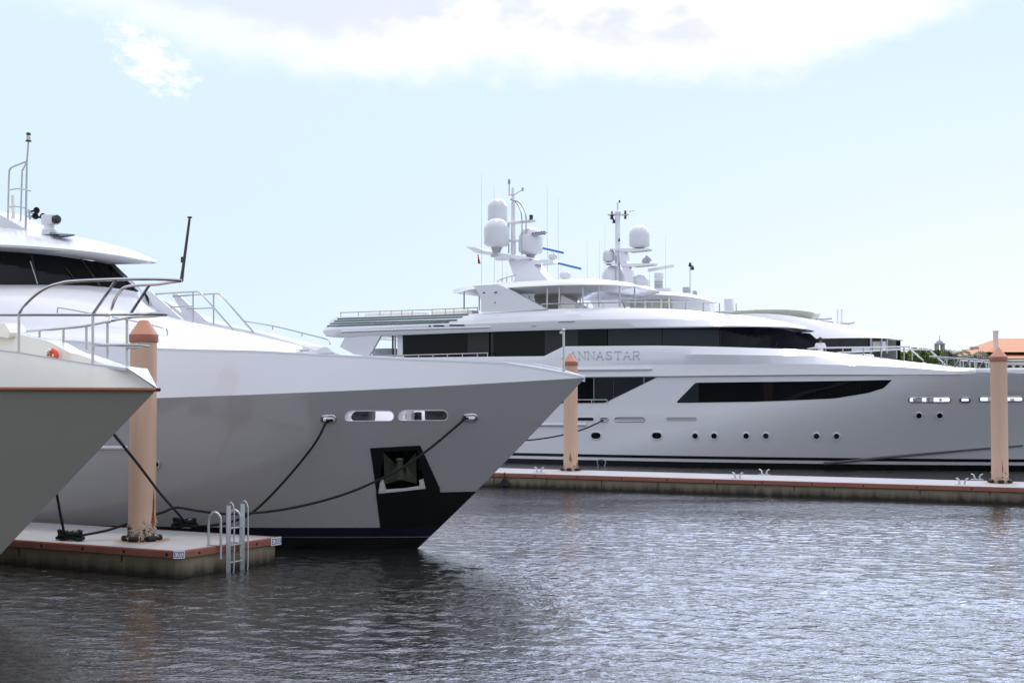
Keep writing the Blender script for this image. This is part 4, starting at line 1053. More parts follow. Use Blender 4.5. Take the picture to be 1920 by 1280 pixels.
def radar(parent, fr, bar, ball, b, m, wpx, basey, barm):
    c = fr.at(ball[0], ball[1], b); r = wpx / 2 / px_m(c); zb = fr.at(ball[0], basey, b).z
    o = MB().lathe((c.x, c.y, zb), [(r * .55, 0), (r * .9, (c.z - zb) * .35), (r, (c.z - zb) * .8), (r * .85, (c.z - zb) * 1.35), (r * .4, (c.z - zb) * 1.7), (r * .25, (c.z - zb) * 1.9)], 18).build('radar', m, parent)
    A_, B_ = fr.at(bar[0], bar[1], b - .25), fr.at(bar[2], bar[3], b + .25); d = (B_ - A_); M4 = d.to_track_quat('X', 'Z').to_matrix().to_4x4()
    MB().box((A_ + B_) / 2, (d.length, .10, .13), M=M4, bev=.03).build('scanner_bar', barm, o)
    return o
def whip(parent, fr, x0, y0, x1, y1, b, r=.009, m=None):
    MB().tube([fr.at(x1, y1, b), fr.at(x0, y0, b)], [r * 1.5, r * .6], 6).build('whip_antenna', m or GREYM, parent)

# ------------------------------------------------------------------ large white yacht on the far berth
def white_yacht():
    fr = Frame((32.95, 67.9), 26)
    root = thing('motor_yacht', 'large white motor yacht with a raised name beyond the long far dock', 'yacht', (fr.O.x, fr.O.y, 0), 'large motor yachts')
    h = Hull(fr, 7.3, 54, 5.0, 15.0, 4.7, 25.0, 2.2, 2.0)
    h.set_knuckle([(2240, 696.5), (2060, 699.5), (1920, 702), (1782, 703.5), (1673, 704), (1519, 704), (1232, 706.5), (1081, 708), (800, 712), (500, 716)])
    bvh = bvh_of(MB().grid(h.rows([-.3 + 1.3 * i / 30 for i in range(31)], 220, 1)))
    ow = [stadium(1743, 749, 79, 9.5, 5), stadium(1809.5, 749, 18, 8.5, 5), stadium(1877, 747.7, 82, 9, 5)]
    h.mesh(18, 110, holes=ow).build('hull', HULLW, root, angle=50)
    B = lambda s: h.b(max(0, s), 1.0)
    # boot stripes
    for f0, f1_, m_, nm, of in ((-.2, .055, BLACK, 'bottom_paint', .02), (.09, .122, BLACK, 'boot_stripe', .02)):
        mb = MB()
        for sd_, fl in ((1, False), (-1, True)):
            fs = [f0, (f0 + f1_) / 2, f1_]; mb.grid([[h.P(max(h.s0m * (1 - f) - .01, 0) + (54 - h.s0m * (1 - f)) * (k / 90) ** 1.4, f, sd_, of) for k in range(91)] for f in fs], flip=fl)
        mb.build(nm, m_, root)
    # spray chine at the bow
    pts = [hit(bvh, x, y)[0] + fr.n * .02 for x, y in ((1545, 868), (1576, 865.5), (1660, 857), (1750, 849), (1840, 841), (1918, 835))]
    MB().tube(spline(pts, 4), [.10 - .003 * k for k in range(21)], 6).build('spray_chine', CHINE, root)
    # main deck glazing let into the hull side
    def panes(name, T, Bo, cuts, mats):
        T, Bo = [Vector((a, b, 0)) for a, b in T], [Vector((a, b, 0)) for a, b in Bo]
        tx, ty = [p.x for p in T], [p.y for p in T]; bx_, by = [p.x for p in Bo], [p.y for p in Bo]
        for (x0, x1), m_ in zip(cuts, mats):
            xs = list(np.linspace(x0, x1, 12))
            patch_cols = [((x, interp(x, tx, ty)), (x, max(interp(x, tx, ty) + .05, interp(x, bx_, by)))) for x in xs]
            mb = MB(); patch(mb, bvh, [a for a, _ in patch_cols], [b for _, b in patch_cols], 12, 3, .015)
            mb.build(name, m_, root)
    panes('saloon_window', [(1270, 752), (1304, 717), (1519, 714.6), (1672, 712)], [(1270, 755), (1418, 752.8), (1470, 751), (1564, 746.6), (1626, 736.6), (1657.5, 727), (1672, 712.2)],
          [(1270, 1309.9), (1310, 1366.9), (1367, 1433.9), (1434, 1528.9), (1529, 1611.9), (1612, 1672)], [GLASSG, GLASS, GLASS, GLASS, GLASS, GLASS])
    panes('side_window', [(930, 709.5), (1081, 708.2), (1232, 706.8)], [(930, 757), (1134, 755), (1232, 707)], [(930, 1040), (1041, 1113), (1114, 1150), (1150.4, 1207), (1208, 1232)], [GLASS, GLASS, GLASSG, GLASSG, BLACK])
    rp = [hit(bvh, x, 749.4)[0] + fr.n * .06 for x in (960, 1040, 1081, 1110, 1139)]
    rail(root, rp, .03, [(p, p - Vector((0, 0, .17))) for p in rp], name='side_rail')
    def inset(cx, cy, w, hh, m_, name, rim=.02, rm=None, n=6):
        o = [hit(bvh, x, y) for x, y in stadium(cx, cy, w, hh, n)]
        g = MB().poly([p + q * .014 for p, q in o]).build(name, m_, root, smooth=False)
        MB().tube([p + q * .014 for p, q in o], rim, 6, closed=True).build('rim', rm or WHITE, g)
    for cx, cy in ((1117.5, 816.5), (1231.5, 816.5)): inset(cx, cy, 20, 13.5, GLASS, 'porthole', .035)
    for cx, cy, m_ in ((1303.5, 817, GLASS), (1339, 817, GLASS), (1399, 817, GLASS), (1436, 817, GLASSG), (1531, 817.5, GLASSG), (1568.5, 817.5, GLASSG), (1723, 779, GLASS), (1762, 779, GLASS)): inset(cx, cy, 12.5, 12.5, m_, 'porthole', .035, n=8)
    inset(1098, 785.5, 32, 7, BLACK, 'hull_opening'); inset(1133, 786, 15, 7.5, GREYM, 'fairlead', .03, STEEL); inset(1181, 785.7, 56, 8, GREYM, 'hull_opening', .03, STEEL)
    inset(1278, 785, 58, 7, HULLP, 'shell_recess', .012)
    for o, nm in zip(ow, ('hull_opening', 'fairlead', 'hull_opening')):
        pts = [hit(bvh, x, y) for x, y in o]; q = [p for p, n_ in pts]
        g = MB().grid([[p + n_ * .01 for p, n_ in pts], [p - fr.n * .30 for p in q]], close_u=True).build(nm, WHITE, root)
        MB().tube([p + n_ * .01 for p, n_ in pts], .03 if nm[0] == 'h' else .05, 6, closed=True).build('rim', STEEL, g)
    zf = 3.22; sf = np.linspace(2.5, 24, 24); N_ = [fr.W(s_, max(.02, h.b(s_, .66) - .03), zf) for s_ in sf]; MB().grid([N_, fr.M(N_)]).build('fore_deck', WHITE, root)
    q0, q1 = fr.at(1660, 750, 2.6), fr.at(1960, 750, 1.2); sq = [(fr.L(q0)[0], 2.6), (fr.L(q1)[0], 1.2)]
    a = [fr.W(s_, b_ + .9, zf + .004) for s_, b_ in sq]; c = [fr.W(s_, b_ - .7, zf + 1.3) for s_, b_ in sq]; d = [fr.W(s_, b_ - 1.0, zf + .004) for s_, b_ in sq]
    MB().grid([a, c, d]).build('deck_coaming', WHITE, root, smooth=False)
    for xa, xb, b_ in ((1712, 1772, 3.0), (1850, 1906, 2.2)):
        for x in [xa + (xb - xa) * t for t in (.08, .2, .47, .55, .86)]:
            p = fr.at(x, 751, b_); MB().box((p.x, p.y, zf + .3), (.08 + .22 * random.random(), .12, .12 + .2 * random.random()), -R(26), bev=.03).build('deck_gear', GREYM, root)
    pts = [hit(bvh, x, y)[0] + fr.n * .05 for x, y in ((930, 796), (1000, 796), (1060, 796), (1100, 796))]
    MB().tube(pts, .07, 6).build('fender_ledge', WHITE, root)
    o = [hit(bvh, 1128 + 8 * math.cos(t), 866.5 + 7 * math.sin(t)) for t in np.linspace(0, 6.283, 13)[:-1]]
    MB().tube([p + q * .03 for p, q in o], .025, 5, closed=True).build('draught_ring', GREYM, root)

    # ---- white belt with the name, from the aft deck to the bow
    low = [(430, 716.5), (500, 716), (800, 712), (1081, 707.8), (1232, 706.2), (1519, 703.5), (1673, 703.7), (1782, 703.2), (1920, 701.8), (2060, 699.2), (2240, 696)]
    crease = [(430, 697), (500, 696), (800, 690), (1020, 686), (1206, 683.5), (1519, 682), (1689, 688), (1782, 695), (1856, 698), (1920, 697.5), (2060, 695), (2238, 693)]
    up = [(430, 676), (754, 670), (900, 668.7), (1020, 667.6), (1057, 649), (1232.5, 647.7), (1352, 650), (1445, 653), (1520, 655.5), (1595, 664), (1657.5, 673), (1729, 680), (1789, 688.5), (1830, 690), (1920, 689), (2060, 687), (2236, 685.5)]
    def on(pix, d): return [fr.plan(x, y, lambda s: max(.02, B(s + .0) + d)) for x, y in pix]
    L_, C_ = on(low, .06), on(crease, .10)
    # upper edge: full width aft, drawn in towards the centreline where the house tapers to the foredeck
    def up_b(x): return interp(x, [1350, 1445, 1520, 1600, 1729, 1789, 1830, 2236], [0, -.25, -.7, -1.1, -1.6, -1.2, -.02, -.0])
    U_ = [fr.plan(x, y, lambda s, q=up_b(x): max(.02, B(s) + .02 + q)) for x, y in up]
    def by_px(pts, pix, xs): 
        px_ = [p[0] for p in pix]; return [Vector([interp(x, px_, [q[k] for q in pts]) for k in range(3)]) for x in xs]
    xs = sorted(set(list(np.linspace(430, 2236, 90)) + [1020, 1057, 1789, 1830]))
    l, c, u = by_px(L_, low, xs), by_px(C_, crease, xs), by_px(U_, up, xs)
    mid = [a.lerp(b, .55) + fr.n * interp(x, [1100, 1480, 1640, 1800, 1830], [.03, .20, .24, .10, .03]) for a, b, x in zip(c, u, xs)]
    mb = MB()
    for q, fl in ((lambda r: r, False), (fr.M, True)): mb.grid([q(l), q([p + Vector((0, 0, .04)) + fr.n * .05 for p in l]), q(c)], flip=fl); mb.grid([q([p - fr.n * .03 for p in c]), q(mid), q(u)], flip=fl)
    ui = [p - fr.n * min(.2, max(.0, fr.L(p)[1] - .05)) for p in u]; uf_ = [p - Vector((0, 0, .9 if x < 1680 else .3)) for p, x in zip(ui, xs)]
    for q, fl in ((lambda r: r, False), (fr.M, True)): mb.grid([q(u), q(ui), q(uf_)], flip=fl)
    k_ = sum(1 for x in xs if x < 1680); mb.grid([uf_[:k_], fr.M(uf_[:k_])])
    w_ = uf_[k_ - 1]; mb.grid([[w_, fr.mir(w_)], [Vector((w_.x, w_.y, 3.22)), fr.W(fr.L(w_)[0], -fr.L(w_)[1], 3.22)]]); mb.build('upper_belt', HULLW, root, angle=30)
    bb = bvh_of(mb)
    pts = [fr.plan(x, y, lambda s: B(s) + .14) for x, y in ((900, 694.5), (1054, 693), (1140, 692.3), (1218, 691.6), (1223, 691.4))]
    MB().tube(pts, [.08, .08, .08, .08, .02], 8).build('rubbing_strake', WHITE, root)
    # raised metal name
    G = {'A': [[(0, 0), (.5, 1), (1, 0)], [(.2, .38), (.8, .38)], [(-.12, 0), (.15, 0)], [(.8, 0), (1.15, 0)]],
         'N': [[(.05, 0), (.05, 1), (.95, 0), (.95, 1)], [(-.1, 0), (.2, 0)], [(-.1, 1), (.1, 1)], [(.8, 1), (1.1, 1)]],
         'S': [[(.9, .78), (.85, .93), (.6, 1), (.3, .97), (.1, .8), (.2, .6), (.8, .42), (.92, .2), (.7, .03), (.35, 0), (.08, .12), (.05, .28)]],
         'T': [[(.5, 0), (.5, 1)], [(0, .8), (.02, 1), (.98, 1), (1, .8)], [(.3, 0), (.7, 0)]],
         'R': [[(.1, 0), (.1, 1), (.65, 1), (.9, .9), (.9, .62), (.65, .5), (.1, .5)], [(.5, .5), (.95, 0), (1.1, 0)], [(-.05, 0), (.3, 0)]]}
    g = MB()
    for i, ch in enumerate('ANNASTAR'):
        x0 = 1068.5 + i * 16.9; w = 12.2
        for st in G[ch]:
            pp = []
            for a, b in st: P, n = hit(bb, x0 + a * w, 673.6 - .6 * i / 8 - b * 14.6); pp.append(P + n * .02)
            g.tube(pp, .024, 5)
    g.build('name_lettering', NAMEM, root)
    # side-deck rail beside the aft windows
    rp = [fr.at(x, y, 4.8) for x, y in ((640, 668.5), (693, 667.5), (800, 664.8), (916, 661.8))]
    ro = rail(root, rp, .035, [(fr.at(x, interp(x, [640, 916], [668.5, 661.8]), 4.8), fr.at(x, interp(x, [640, 916], [672, 669.5]), 4.8)) for x in (694, 733, 757, 785, 812, 839, 867, 895, 914)], name='side_deck_rail')
    # ---- window band under the bridge deck
    WT = [(745, 628.5, 4.3), (1057, 618, 4.3), (1286, 614, 4.1), (1352, 613.5, 3.9), (1445, 615, 3.2), (1470, 617.5, 2.7), (1484, 621.5, 2.1), (1492, 624, 1.2), (1496, 625, 0)]
    WB = [(745, 672, 4.3), (1057, 668, 4.3), (1286, 650, 4.15), (1352, 652.5, 4.0), (1445, 656, 3.7), (1490, 656.5, 3.2), (1514, 655, 2.6), (1524, 652, 1.5), (1528, 651.5, 0)]
    def tb(x, T): px_ = [t[0] for t in T]; return fr.at(x, interp(x, px_, [t[1] for t in T]), interp(x, px_, [t[2] for t in T]))
    gm = {0: GLASS, 1: GLASSG, 2: GLASS, 3: GLASSG}
    cuts = [(754, 876, GLASS), (876.5, 917, GLASSG), (925, 1020.5, GLASS), (1021, 1056, GLASSG), (1057, 1084, GLASSG), (1084.5, 1138, GLASS), (1140, 1241, GLASSG), (1242, 1349, GLASSG), (1351, 1445, GLASS)]
    for x0, x1, m_ in cuts:
        xx = np.linspace(x0, x1, 8); MB().grid([[tb(x, WB) for x in xx], [tb(x, WT) for x in xx]]).build('window_pane', m_, root, smooth=False)
    tw, bw = fr.C(WT[4:]), fr.C(WB[4:])
    for i in range(4):
        for q in (lambda r: r, fr.M): MB().grid([q([bw[i], bw[i + 1]]), q([tw[i], tw[i + 1]])]).build('windscreen', GLASSW, root, smooth=False)
    # dark frame behind the panes, cabin end and far side
    xx = np.linspace(748, 1445, 30); bk = [tb(x, WB) - fr.n * .10 for x in xx]; tk = [tb(x, WT) - fr.n * .10 + Vector((0, 0, .1)) for x in xx]
    mb = MB().grid([bk, tk]); mb.grid([fr.M(bk), fr.M(tk)], flip=True); mb.build('cabin_side', BLACK, root, smooth=False)
    a, b = fr.at(745, 627, 4.38), fr.at(745, 671, 4.38); w = fr.u * .34
    MB().prism([a, b, b + w, a + w], fr.n * -.3).build('corner_pillar', HULLW, root, smooth=False)
    for x in (736.5, 741):
        MB().tube([fr.at(x, 629, 4.2), fr.at(x, 670, 4.2)], .055, 8).build('deck_post', STEEL if x > 740 else BLACK, root)
    e0, e1 = fr.at(745, 672, 4.2), fr.at(745, 626, 4.2); MB().grid([[e0, e1], [fr.mir(e0), fr.mir(e1)]]).build('saloon_bulkhead', HULLW, root, smooth=False)
    # aft sloping wing plate, both sides
    pl = [(646.5, 632, 4.75), (714, 629, 4.75), (691.6, 668, 4.75), (664, 664, 4.75), (637, 650, 4.75)]
    q = fr.C(pl); mb = MB().prism(q, fr.n * -.18); mb.build('wing_plate', HULLW, root, smooth=False)
    MB().prism(fr.M(q), fr.n * .18).build('wing_plate', HULLW, root, smooth=False)
    # aft deck furniture glimpsed behind the plate
    p = fr.at(722, 661, .5); MB().box((p.x, p.y, p.z), (1.4, .8, .5), -R(26), bev=.08).build('deck_seat', GREYM, root)
    # ---- bridge deck band
    RL = [(605.5, 622, 4.7), (611, 630, 4.75), (645, 633, 4.75), (688, 629.5, 4.75), (754, 628, 4.75), (919, 622, 4.75), (1057, 618, 4.75), (1140, 616, 4.75), (1286, 614, 4.7), (1380, 613, 4.4), (1440, 613.3, 3.75), (1480, 614.5, 2.6), (1503, 616.5, 1.2), (1511, 618, 0)]
    RC = [(606, 620, 4.7), (612, 618.5, 4.75), (650, 617, 4.78), (690, 615.5, 4.8), (754, 612, 4.82), (919, 606, 4.82), (1057, 600.5, 4.82), (1140, 598.5, 4.8), (1240, 598, 4.65), (1340, 599.5, 4.2), (1420, 604, 3.3), (1470, 609.5, 2.1), (1498, 614.5, 1.0), (1511, 617, 0)]
    RT = [(607, 618, 4.6), (616, 606, 4.5), (633, 594, 4.4), (690, 592.5, 4.4), (760, 591, 4.4), (879, 588.5, 4.4), (1025, 580, 4.4), (1090, 578, 4.3), (1153, 577, 4.1), (1259, 579.5, 3.6), (1340, 586, 2.7), (1418, 594, 1.5), (1472, 605, .6), (1511, 616.4, 0)]
    n = 80; lo, cr, tp = (resample(spline(fr.C(t), 5), n) for t in (RL, RC, RT))
    mb = MB()
    rm = [cr[i].lerp(tp[i], .5) + fr.n * .10 * min(1, i / 30) + Vector((0, 0, .10 * min(1, max(0, (i - 40) / 25)))) for i in range(n)]
    under = [p - fr.n * min(.5, .6 * fr.L(p)[1]) - fr.u * .0 + Vector((0, 0, .02)) for p in lo]
    for q, fl in ((lambda r: r, False), (fr.M, True)):
        mb.grid([q(under), q(lo), q([p + fr.n * .03 + Vector((0, 0, .06)) for p in lo]), q(cr)], flip=fl); mb.grid([q([p - fr.n * .015 for p in cr]), q(rm), q(tp)], flip=fl)
    mb.grid([tp, fr.M(tp)]); mb.grid([under, fr.M(under)]); mb.build('bridge_deck', HULLW, root, angle=28)
    rb = bvh_of(mb)
    for (x0, y0), (x1, y1), a in (((634, 598), (879, 590), 0), ((628, 602.5), (868, 594.7), 1), ((621, 607), (858, 600), 2), ((615.5, 611.5), (843, 604), 3)):
        g = MB(); xs_ = np.linspace(x0, x1, 14); T, Bq = [], []
        for k, x in enumerate(xs_):
            y = y0 + (y1 - y0) * k / 13; P, n_ = hit(rb, x, y - 1.2); Q, n2 = hit(rb, x - 2.2, y + 1.2); T.append(P + n_ * .03); Bq.append(Q + n2 * .03)
        g.grid([T, Bq]); g.grid([T, [p - fr.n * .06 for p in T]]); g.grid([Bq, [p - fr.n * .06 for p in Bq]]); g.build('louvre_stripe', DGREEN, root, smooth=False)
    for cx, cy, w in ((823, 610.7, 21), (857, 609.8, 29), (806, 611.2, 5)):
        o = [hit(rb, x, y) for x, y in stadium(cx, cy, w, 2.6, 3)]; MB().poly([p + q * .02 for p, q in o]).build('vent_slot', BLACK, root, smooth=False)
    pts = [hit(rb, x, y)[0] + fr.n * .03 for x, y in ((640, 622), (760, 617.5), (920, 613.2))]; MB().tube(pts, .05, 6).build('rubbing_strake', WHITE, root)
    pts = [hit(rb, x, y)[0] + fr.n * .03 for x, y in ((997, 611), (1005, 610.8))]; MB().tube(pts, .03, 6).build('deck_light', GREYM, root)
    pts = [hit(rb, x, y)[0] + fr.n * .03 for x, y in ((1048, 603.2), (1078, 602.2))]; MB().tube(pts, .025, 6).build('hand_grip', STEEL, root)
    # sun-deck rail aft, with low cushions
    yr = lambda x: interp(x, [638, 800, 896], [586, 580.5, 576.5])
    yb = lambda x: interp(x, [638, 800, 896], [595, 591, 588])
    ro = rail(root, [fr.at(x, yr(x), 4.3) for x in (638, 720, 800, 896)], .03, [(fr.at(x, yr(x), 4.3), fr.at(x, yb(x), 4.3)) for x in (639, 672, 712, 733, 753, 773, 810, 835, 851, 877, 895)], name='sun_deck_rail')
    for x0, x1 in ((690, 798), (815, 892)):
        a, b = fr.at(x0, yb(x0) - 1.5, 3.4), fr.at(x1, yb(x1) - 1.5, 3.4); d = b - a
        MB().box((a + b) / 2, (d.length, .9, .32), -R(26), bev=.1).build('sun_pad', CREAM, root)
    # ---- arch legs and hardtop
    def plate(poly, b, th, name, m_=HULLW):
        q = [fr.at(x, y, b) for x, y in poly]; return MB().prism(q, fr.n * -th).build(name, m_, root, smooth=False), q
    for_leg = [(887, 536), (900, 534.5), (933, 533), (946, 538), (1026, 580), (902, 585), (902, 563), (897, 550)]
    o1, q = plate(for_leg, 4.5, .5, 'arch_leg'); MB().prism(fr.M(q), fr.n * .5).build('arch_leg', HULLW, root, smooth=False)
    for poly in ([(906, 548.7), (909, 548.7)], [(927, 548), (932, 547.8)], [(928, 566), (928, 568)]):
        MB().tube([fr.at(x, y, 4.52) for x, y in poly], .035, 6).build('deck_light', LENS, root)
    HE = [(850, 547, 0.8), (853, 549, 2.2), (866, 546.5, 3.5), (890, 542, 4.1), (953, 539, 4.2), (1049, 534.5, 4.2), (1110, 534, 4.1), (1150, 534.3, 3.6), (1178, 535.5, 2.4), (1191, 537, 1.0), (1194, 537.4, 0)]
    HT = [(852, 545, 0.4), (860, 541, 1.6), (874, 537, 2.6), (895, 533.6, 3.1), (953, 529, 3.2), (1049, 524, 3.2), (1100, 523.2, 3.0), (1136, 524.4, 2.6), (1166, 528.5, 1.7), (1186, 534, .7), (1194, 537, 0)]
    HU = [(856, 549, .6), (864, 551.5, 1.8), (876, 552.5, 2.7), (905, 553.5, 3.2), (953, 552, 3.3), (1049, 549.5, 3.3), (1100, 548, 3.2), (1135, 547, 2.8), (1160, 544.5, 1.9), (1183, 540, .8), (1193, 538, 0)]
    n = 50; e, t_, u_ = (resample(spline(fr.C(k), 5), n) for k in (HE, HT, HU))
    mb = MB(); m1 = [a.lerp(b, .45) + Vector((0, 0, .10)) + fr.n * .15 for a, b in zip(e, t_)]
    for q, fl in ((lambda r: r, False), (fr.M, True)): mb.grid([q(u_), q(e), q(m1), q(t_)], flip=fl)
    mb.grid([t_, fr.M(t_)]); mb.grid([u_, fr.M(u_)]); mb.build('hardtop', WHITE, root, angle=35)
    MB().tube(e, .035, 6).build('hardtop_edge', CREAM, root)
    for x, y0, y1, b in ((870, 546, 580, 3.2), (898.5, 552, 582, 1.5), (993, 537, 561, 3.4), (1026, 538, 580, 3.9), (1048.5, 537, 579, 3.9), (1088, 539, 577, -1.5), (1093, 537, 577, 3.9), (1123, 536, 576, 3.7), (1162, 536, 576, 2.9), (1190, 537, 576, .8)):
        MB().tube([fr.at(x, y0, b), fr.at(x, y1, b)], .045, 8).build('hardtop_post', STEEL, root)
    q = [fr.at(x, y, 1.3) for x, y in ((997, 541), (1050, 541), (1048, 580), (1008, 580))]; MB().prism(q, fr.n * -2.6).build('bar_housing', CREAMD, root, smooth=False)
    q = [fr.at(x, y, 3.0) for x, y in ((1052, 553), (1095, 575), (1100, 579), (1050, 579))]; MB().prism(q, fr.n * -.5).build('windbreak', HULLW, root, smooth=False)
    q = [fr.at(x, y, 3.3) for x, y in ((1051, 571), (1078, 570), (1078, 579), (1051, 580))]; MB().prism(q, fr.n * -1.2).build('deck_seat', CREAM, root, smooth=False)
    yr = lambda x: interp(x, [1016, 1100, 1216, 1339, 1381], [570, 568, 566, 567, 571]); yb = lambda x: interp(x, [1016, 1100, 1216, 1339, 1381], [581, 579, 578.5, 585.5, 590])
    bb_ = lambda x: interp(x, [1016, 1153, 1259, 1381], [4.1, 3.9, 3.4, 2.2])
    rail(root, [fr.at(x, yr(x), bb_(x)) for x in (1016, 1070, 1140, 1216, 1280, 1339)], .035, [(fr.at(x, yr(x), bb_(x)), fr.at(x, yb(x), bb_(x))) for x in (1016, 1026, 1101, 1131, 1222, 1253, 1286, 1319, 1349)], name='bridge_rail')
    p = fr.at(1367, 572, 1.8); MB().box((p.x, p.y, p.z), (.42, .5, .70), -R(26), bev=.06).build('helm_box', WHITE, root)
    MB().tube([fr.at(1380, 569, 1.8), fr.at(1381, 590, 1.8)], .03, 6).build('stanchion', STEEL, root)
    # windscreen wipers of the wheelhouse
    for x0, y0, x1, y1, b in ((1452, 654, 1458, 640, 3.5), (1495, 652, 1486, 638, 2.2)): MB().tube([fr.at(x0, y0, b + .1), fr.at(x1, y1, b + .1)], .025, 5).build('wiper', BLACK, root)
    # ---- mast
    leg, q = plate([(951, 482), (960, 484), (991, 486), (1028, 525), (962, 528), (965, 523)], .55, 1.1, 'mast_leg')
    q2 = [fr.at(x, y, -.9) for x, y in ((989, 489), (1001, 498), (1028, 524), (1016, 524))]; MB().prism(q2, fr.n * -.25).build('mast_strut', HULLW, root, smooth=False)
    q = [fr.at(x, y, .0) for x, y in ((887, 465), (904, 466), (923, 473.5), (950, 477), (1001, 484), (1003, 487), (985, 489), (950, 484), (903, 476))]; MB().prism([p + fr.n * .9 for p in q], fr.n * -1.8).build('mast_wing', HULLW, root, smooth=False)
    q = [fr.at(x, y, 0) for x, y in ((989, 489), (1043, 487.5), (1045, 494), (1003, 498))]; MB().prism([p + fr.n * .5 for p in q], fr.n * -1.0).build('radar_shelf', HULLW, root, smooth=False)
    MB().box(fr.at(944, 484, .9), (.9, .5, .25), -R(26), bev=.05).build('deck_light', WHITE, root)
    for x0, y0, y1, r in ((962, 380, 478, .16), (961.5, 352, 382, .10)): MB().tube([fr.at(x0 + .5, y1, 0), fr.at(x0, y0, 0)], [r, r * .8], 10).build('mast_pole', HULLW, root)
    MB().tube([fr.at(954.6, 367, 0), fr.at(954.6, 343, 0)], .035, 6).lathe(fr.at(954.6, 342, 0), [(.07, -.1), (.09, 0), (.06, .2), (0, .22)], 8).build('mast_lamp', GREYM, root)
    for x0, y0, x1, y1, r in ((953, 365.5, 968, 363.5, .05), (951, 418, 1004, 413.5, .11), (955, 451.5, 978, 451, .08)): MB().tube([fr.at(x0, y0, .1), fr.at(x1, y1, .1)], r, 8).build('mast_spreader', HULLW, root)
    for k in ([(957, 373.5), (966, 378), (974, 389), (978, 406), (979, 440), (979, 478)], [(965, 376), (974, 380), (982, 391), (986, 406), (986.5, 440), (986.5, 478)]):
        MB().tube(spline([fr.at(x, y, .35) for x, y in k], 4), .04, 6).build('mast_tube', STEEL, root)
    MB().tube([fr.at(954, 417, .1), fr.at(954, 475, .1)], .04, 6).build('mast_tube', STEEL, root)
    MB().lathe(fr.at(996, 412.5, .1), [(.10, 0), (.14, .03), (.11, .08), (.11, .2), (.14, .23), (.10, .3), (0, .32)], 10).build('mast_lamp', LENS, root)
    MB().tube([fr.at(967, 363, .1), fr.at(978, 357, .1)], .025, 5).box(fr.at(980, 355, .1), (.12, .04, .2), -R(26)).build('wind_vane', GREYM, root)
    radome(root, fr, 933, 372, 418, 37.5, -.9, pedestal=.4); radome(root, fr, 931, 409, 464, 48, .7, pedestal=.5); radome(root, fr, 995, 426, 477, 46, -.3, pedestal=.3)
    g = MB()
    for x in (1000, 1005, 1010, 1015, 1020): g.lathe(fr.at(x, 439 - (x - 1000) * .12, .3), [(.03, -.35), (.05, -.1), (.13, 0), (.10, .01), (.02, -.1)], 8, axis=(fr.u * .5 + fr.n).normalized())
    g.tube([fr.at(997, 441, .3), fr.at(1026, 436, .3)], .04, 6); g.build('horn_cluster', GREYM, root)
    radar(root, fr, (1018, 465.2, 1056.5, 474), (1036.5, 480), .3, WHITE, 17, 487, BLUE)
    radar(root, fr, (1046.5, 493.4, 1089.5, 503.8), (1060, 515), .8, WHITE, 23, 524, BLUE)
    for x, y0, y1, b in ((902.5, 325, 534, 2.5), (926.5, 349, 530, .5), (1026, 349, 524, -.5), (1046.5, 372, 524, .2), (942, 463, 526, 1.5), (950.5, 508, 527, .5)): whip(root, fr, x, y0, x + .3, y1, b)
    rp = [fr.at(x, y, 1.5) for x, y in ((932, 529), (938, 524), (952, 519.5), (968, 515))]; rail(root, rp, .03, [(fr.at(x, interp(x, [932, 968], [527, 515]), 1.5), fr.at(x, interp(x, [932, 968], [532, 526]), 1.5)) for x in (941, 950, 960)], name='hardtop_rail')
    # ---- foredeck rails ahead of the wheelhouse
    r = .04
    rail(root, [fr.at(x, y, 2.4) for x, y in ((1511, 658), (1513, 653.5), (1551, 652), (1630, 651), (1701, 650), (1704, 651.5), (1731, 676))], r, [(fr.at(x, y0, 2.4), fr.at(x, y1, 2.4)) for x, y0, y1 in ((1580, 651.5, 664), (1619, 651, 668), (1652, 650.5, 672), (1695, 650, 677))], name='foredeck_rail', per=2)
    rail(root, [fr.at(x, y, -1.6) for x, y in ((1570, 661), (1620, 659), (1681, 655), (1742, 656), (1745, 657.5), (1772, 684))], r, [(fr.at(x, y0, -1.6), fr.at(x, y1, -1.6)) for x, y0, y1 in ((1681, 655, 672), (1710, 656, 676))], name='foredeck_rail', per=2)
    MB().box(fr.at(1600, 668, 1.0), (2.0, .8, .2), -R(26), bev=.06).build('sun_pad', CREAM, root)
    yr = lambda x: interp(x, [1742, 1854, 1920, 2100, 2230], [668, 676, 676, 674, 673]); yb = lambda x: interp(x, [1742, 1800, 1854, 1920, 2230], [683, 689.5, 690, 689.5, 686])
    def bow_b(x): return max(.05, fr.L(fr.plan(x, 690, lambda s: max(.02, B(s) - .1)))[1])
    xs_ = [1742, 1800, 1854, 1920, 2000, 2100, 2200]
    ro = rail(root, [fr.at(x, yr(x), bow_b(x)) for x in xs_], .04, [(fr.at(x, yr(x), bow_b(x)), fr.at(x, yb(x), bow_b(x))) for x in (1775, 1800, 1818, 1830, 1854, 1875, 1900, 1930, 1970, 2010, 2060, 2110, 2160, 2200)], name='bow_rail')
    for x in (1766, 1790, 1808, 1836): MB().tube([fr.at(x, yb(x), bow_b(x)), fr.at(x + 9, yr(x + 9), bow_b(x))], .03, 5).build('brace', STEEL, ro)
    rail(root, [fr.mir(fr.at(x, yr(x), bow_b(x))) for x in (1742, 1800, 1854, 1920)], .035, [(fr.mir(fr.at(x, yr(x), bow_b(x))), fr.mir(fr.at(x, yb(x), bow_b(x)))) for x in (1750, 1775, 1800, 1830, 1860, 1890)], name='bow_rail')
    return fr, bvh
WY = white_yacht()

